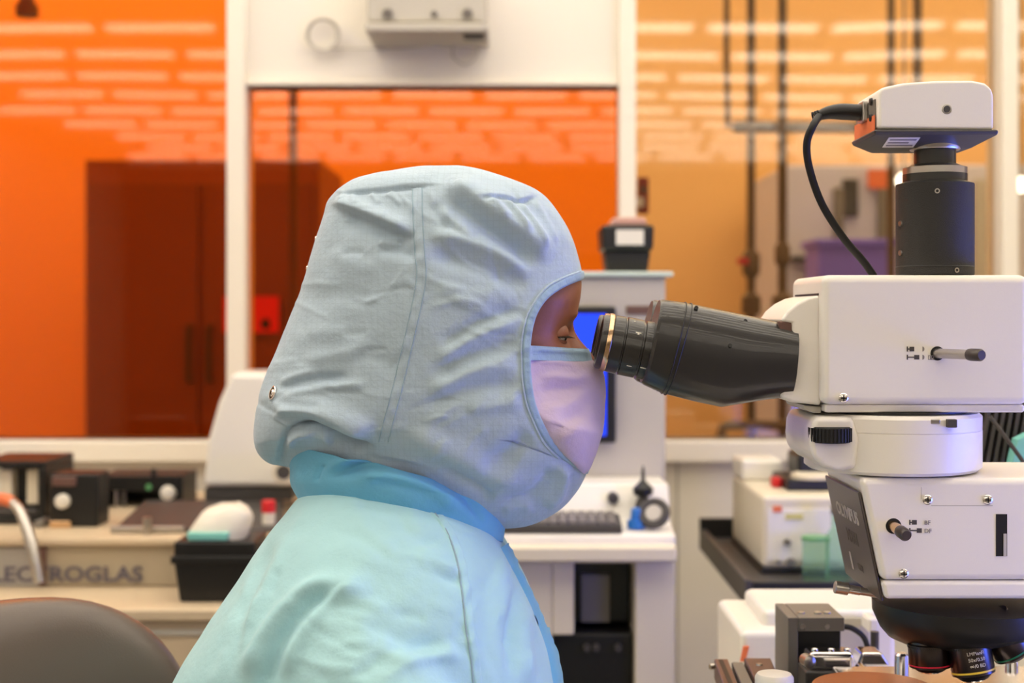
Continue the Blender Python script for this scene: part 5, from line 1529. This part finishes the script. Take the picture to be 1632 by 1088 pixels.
CF = [
    ([(560, 932), (520, 944), (488, 966), (458, 1000), (434, 1040), (410, 1092), (395, 1130)], -8, 22, 9), ([(600, 935), (560, 938), (520, 958), (495, 985), (470, 1025), (448, 1090)], 6, 14, 22), ([(540, 915), (495, 935), (450, 975), (415, 1030), (385, 1090)], 6, 14, 12),
    ([(560, 800), (610, 812), (660, 830)], -1.6, 14, 14), ([(640, 842), (690, 850), (725, 870)], 1.5, 12, 12), ([(660, 900), (700, 920), (738, 930)], -1.2, 9, 9), ([(665, 890), (700, 905), (735, 912)], 1.8, 9, 9),
    ([(570, 985), (620, 1010), (660, 1030), (720, 1018)], -2.5, 14, 14), ([(600, 1020), (640, 1050), (700, 1045), (745, 1035)], 2.6, 14, 14), ([(560, 1075), (610, 1050), (640, 1020)], -2.0, 12, 12),
    ([(440, 860), (415, 905), (395, 950), (375, 1000)], -2.6, 10, 10), ([(460, 850), (440, 900), (415, 960), (390, 1020)], 2.4, 11, 11), ([(420, 940), (400, 985), (385, 1040)], 1.6, 8, 8), ([(445, 905), (430, 950)], -1.8, 7, 7),
    ([(500, 800), (470, 840), (450, 880)], 1.4, 12, 12), ([(520, 870), (580, 880), (640, 870)], 1.4, 20, 20),
    ([(830, 910), (826, 960), (818, 1020), (822, 1090)], -4.5, 9, 12), ([(838, 960), (838, 1020), (845, 1090)], 2.5, 9, 10), ([(770, 900), (775, 960), (776, 1040), (790, 1090)], -2.0, 14, 14), ([(800, 880), (806, 940), (800, 1000)], 2.0, 12, 12),
    ([(850, 1000), (862, 1040), (868, 1090)], -2.0, 8, 8),
]
CF += rand_folds(46, (300, 860, 790, 1090), lambda x, y: (R(115) if x < 480 else (R(20) if x < 740 else R(88))), (50, 150), (.5, 1.5), (7, 12), 21)
Q = project(V)
near = np.clip(-NN[:, 1] * 3 + .25, 0, 1) * (V[:, 1] < HY + .05)
vis = np.where((Q[:, 1] < 1250) & (V[:, 1] < HY + .1))[0]
h = np.zeros(n_)
h[vis] = fold_field(Q[vis], CF) * near[vis] * 1.35
h += crumple(V, 14, .0026, 3.3) + crumple(V, 33, .0012, 7.7)
V2 = V + NN * h[:, None]
me.vertices.foreach_set('co', V2.reshape(-1)); me.update()
me.polygons.foreach_set('use_smooth', [True] * len(me.polygons))
me.materials.clear(); me.materials.append(MT['gown']); me.name = 'coverall'
cov = bpy.data.objects.new('coverall', me); COL.objects.link(cov); attach(cov, person)
CBVH = BVHTree.FromPolygons([Vector(p) for p in V2], [tuple(p.vertices) for p in me.polygons])
ribbon(CBVH, [(598, 772), (640, 782), (685, 808), (716, 846), (735, 892), (744, 945), (750, 1000), (758, 1050), (764, 1120)], 15, .0012, 'raglan_seam', MT['gown'], cov, pucker=.0010, base=-.001, period=15)
ribbon(CBVH, [(590, 771), (632, 778), (678, 803), (709, 842), (727, 890), (736, 945), (742, 1000), (750, 1050), (756, 1120)], 2.2, .0012, 'stitch_line', MT['stitch'], cov, pucker=.0003, base=-.0004)
# front closure flap
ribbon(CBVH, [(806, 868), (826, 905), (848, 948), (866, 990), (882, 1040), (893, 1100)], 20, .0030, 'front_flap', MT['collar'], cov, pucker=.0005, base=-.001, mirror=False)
# collar
COLLAR = [(480, 797, 800, 862, 143, 38), (468, 772, 803, 838, 151, 40), (466, 748, 800, 818, 148, 34), (463, 722, 800, 800, 146, 24), (462, 706, 798, 790, 146, 18)]
CT = table(COLLAR, 60); UU = np.tile(np.linspace(-math.pi, math.pi, 241), (60, 1))
CT2 = CT.copy()
CP = hood_pts(CT2, UU, 2.15)
CN = grid_normals(CP); fl_ = CP.reshape(-1, 3); nf = CN.reshape(-1, 3)
sgn = 1 if np.median(((fl_ - fl_.mean(0)) * nf).sum(1)) > 0 else -1
mm = fl_.copy(); mm[:, 1] = HY - np.abs(mm[:, 1] - HY)
CLF = [([(525, 772), (545, 750), (580, 738), (640, 742), (700, 762), (750, 795)], -5, 9, 12), ([(520, 755), (550, 734), (600, 725), (660, 732)], 3.5, 9, 9), ([(560, 765), (620, 758), (680, 776), (740, 812)], 4.0, 10, 10), ([(715, 765), (745, 795), (770, 835)], -2.2, 8, 8), ([(505, 770), (512, 750), (520, 738)], -1.5, 4, 4)]
h = fold_field(project(mm), CLF) * 1.7 + crumple(fl_, 40, .0010)
fl_ = fl_ + nf * (h * sgn)[:, None]
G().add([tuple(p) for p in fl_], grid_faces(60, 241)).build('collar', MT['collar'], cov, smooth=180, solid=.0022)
# gloved hands resting on the focus knobs below the picture, and boots
for s_ in (1, -1):
    def mir(p_): return Vector((p_[0], p_[1] if s_ > 0 else 2 * HY - p_[1], p_[2]))
    w0 = Vector((.050, 1.132, .788))
    dirn = Vector((.86, .18, -.10)).normalized(); side = Vector((-.2, .97, 0)).normalized()
    g = G()
    pal = [w0, w0 + dirn * .03, w0 + dirn * .06, w0 + dirn * .095]
    rs = []
    for p_, a, b in zip(pal, (.026, .034, .042, .040), (.022, .018, .016, .012)):
        rs.append([mir(p_ + side * a * math.cos(q) + Vector((0, 0, 1)) * b * math.sin(q)) for q in np.linspace(0, 2 * math.pi, 21)[:-1]])
    g.rings(rs)
    for i, L_ in enumerate((.066, .078, .074, .058)):
        b0 = w0 + dirn * .086 + side * (-.030 + .020 * i)
        g.tube([mir(b0), mir(b0 + dirn * L_ * .45), mir(b0 + dirn * L_ * .78 + Vector((0, 0, -.006))), mir(b0 + dirn * L_ * .92 + Vector((0, 0, -.014)))], [.0092, .009, .0082, .006], 10, smooth=4)
    b0 = w0 + dirn * .035 + side * .030
    g.tube([mir(b0), mir(b0 + dirn * .022 + side * .022), mir(b0 + dirn * .05 + side * .030 + Vector((0, 0, -.012)))], [.011, .0105, .007], 10, smooth=4)
    g.build('glove', MT['glove'], person, smooth=60)
    bx_, by_ = .22, HY - s_ * .13
    rs = []
    for z_, x0, x1, w_ in ((.0005, -.07, .20, .044), (.02, -.075, .205, .048), (.055, -.07, .19, .046), (.08, -.068, .11, .048), (.12, -.065, .065, .058), (.20, -.07, .07, .064)):
        rs.append([Vector((bx_ + (x0 + x1) / 2 + (x1 - x0) / 2 * math.cos(q), by_ + w_ * math.copysign(abs(math.sin(q)) ** .8, math.sin(q)), z_)) for q in np.linspace(0, 2 * math.pi, 29)[:-1]])
    G().rings(rs).build('overshoe', MT['glove'], person, smooth=60)
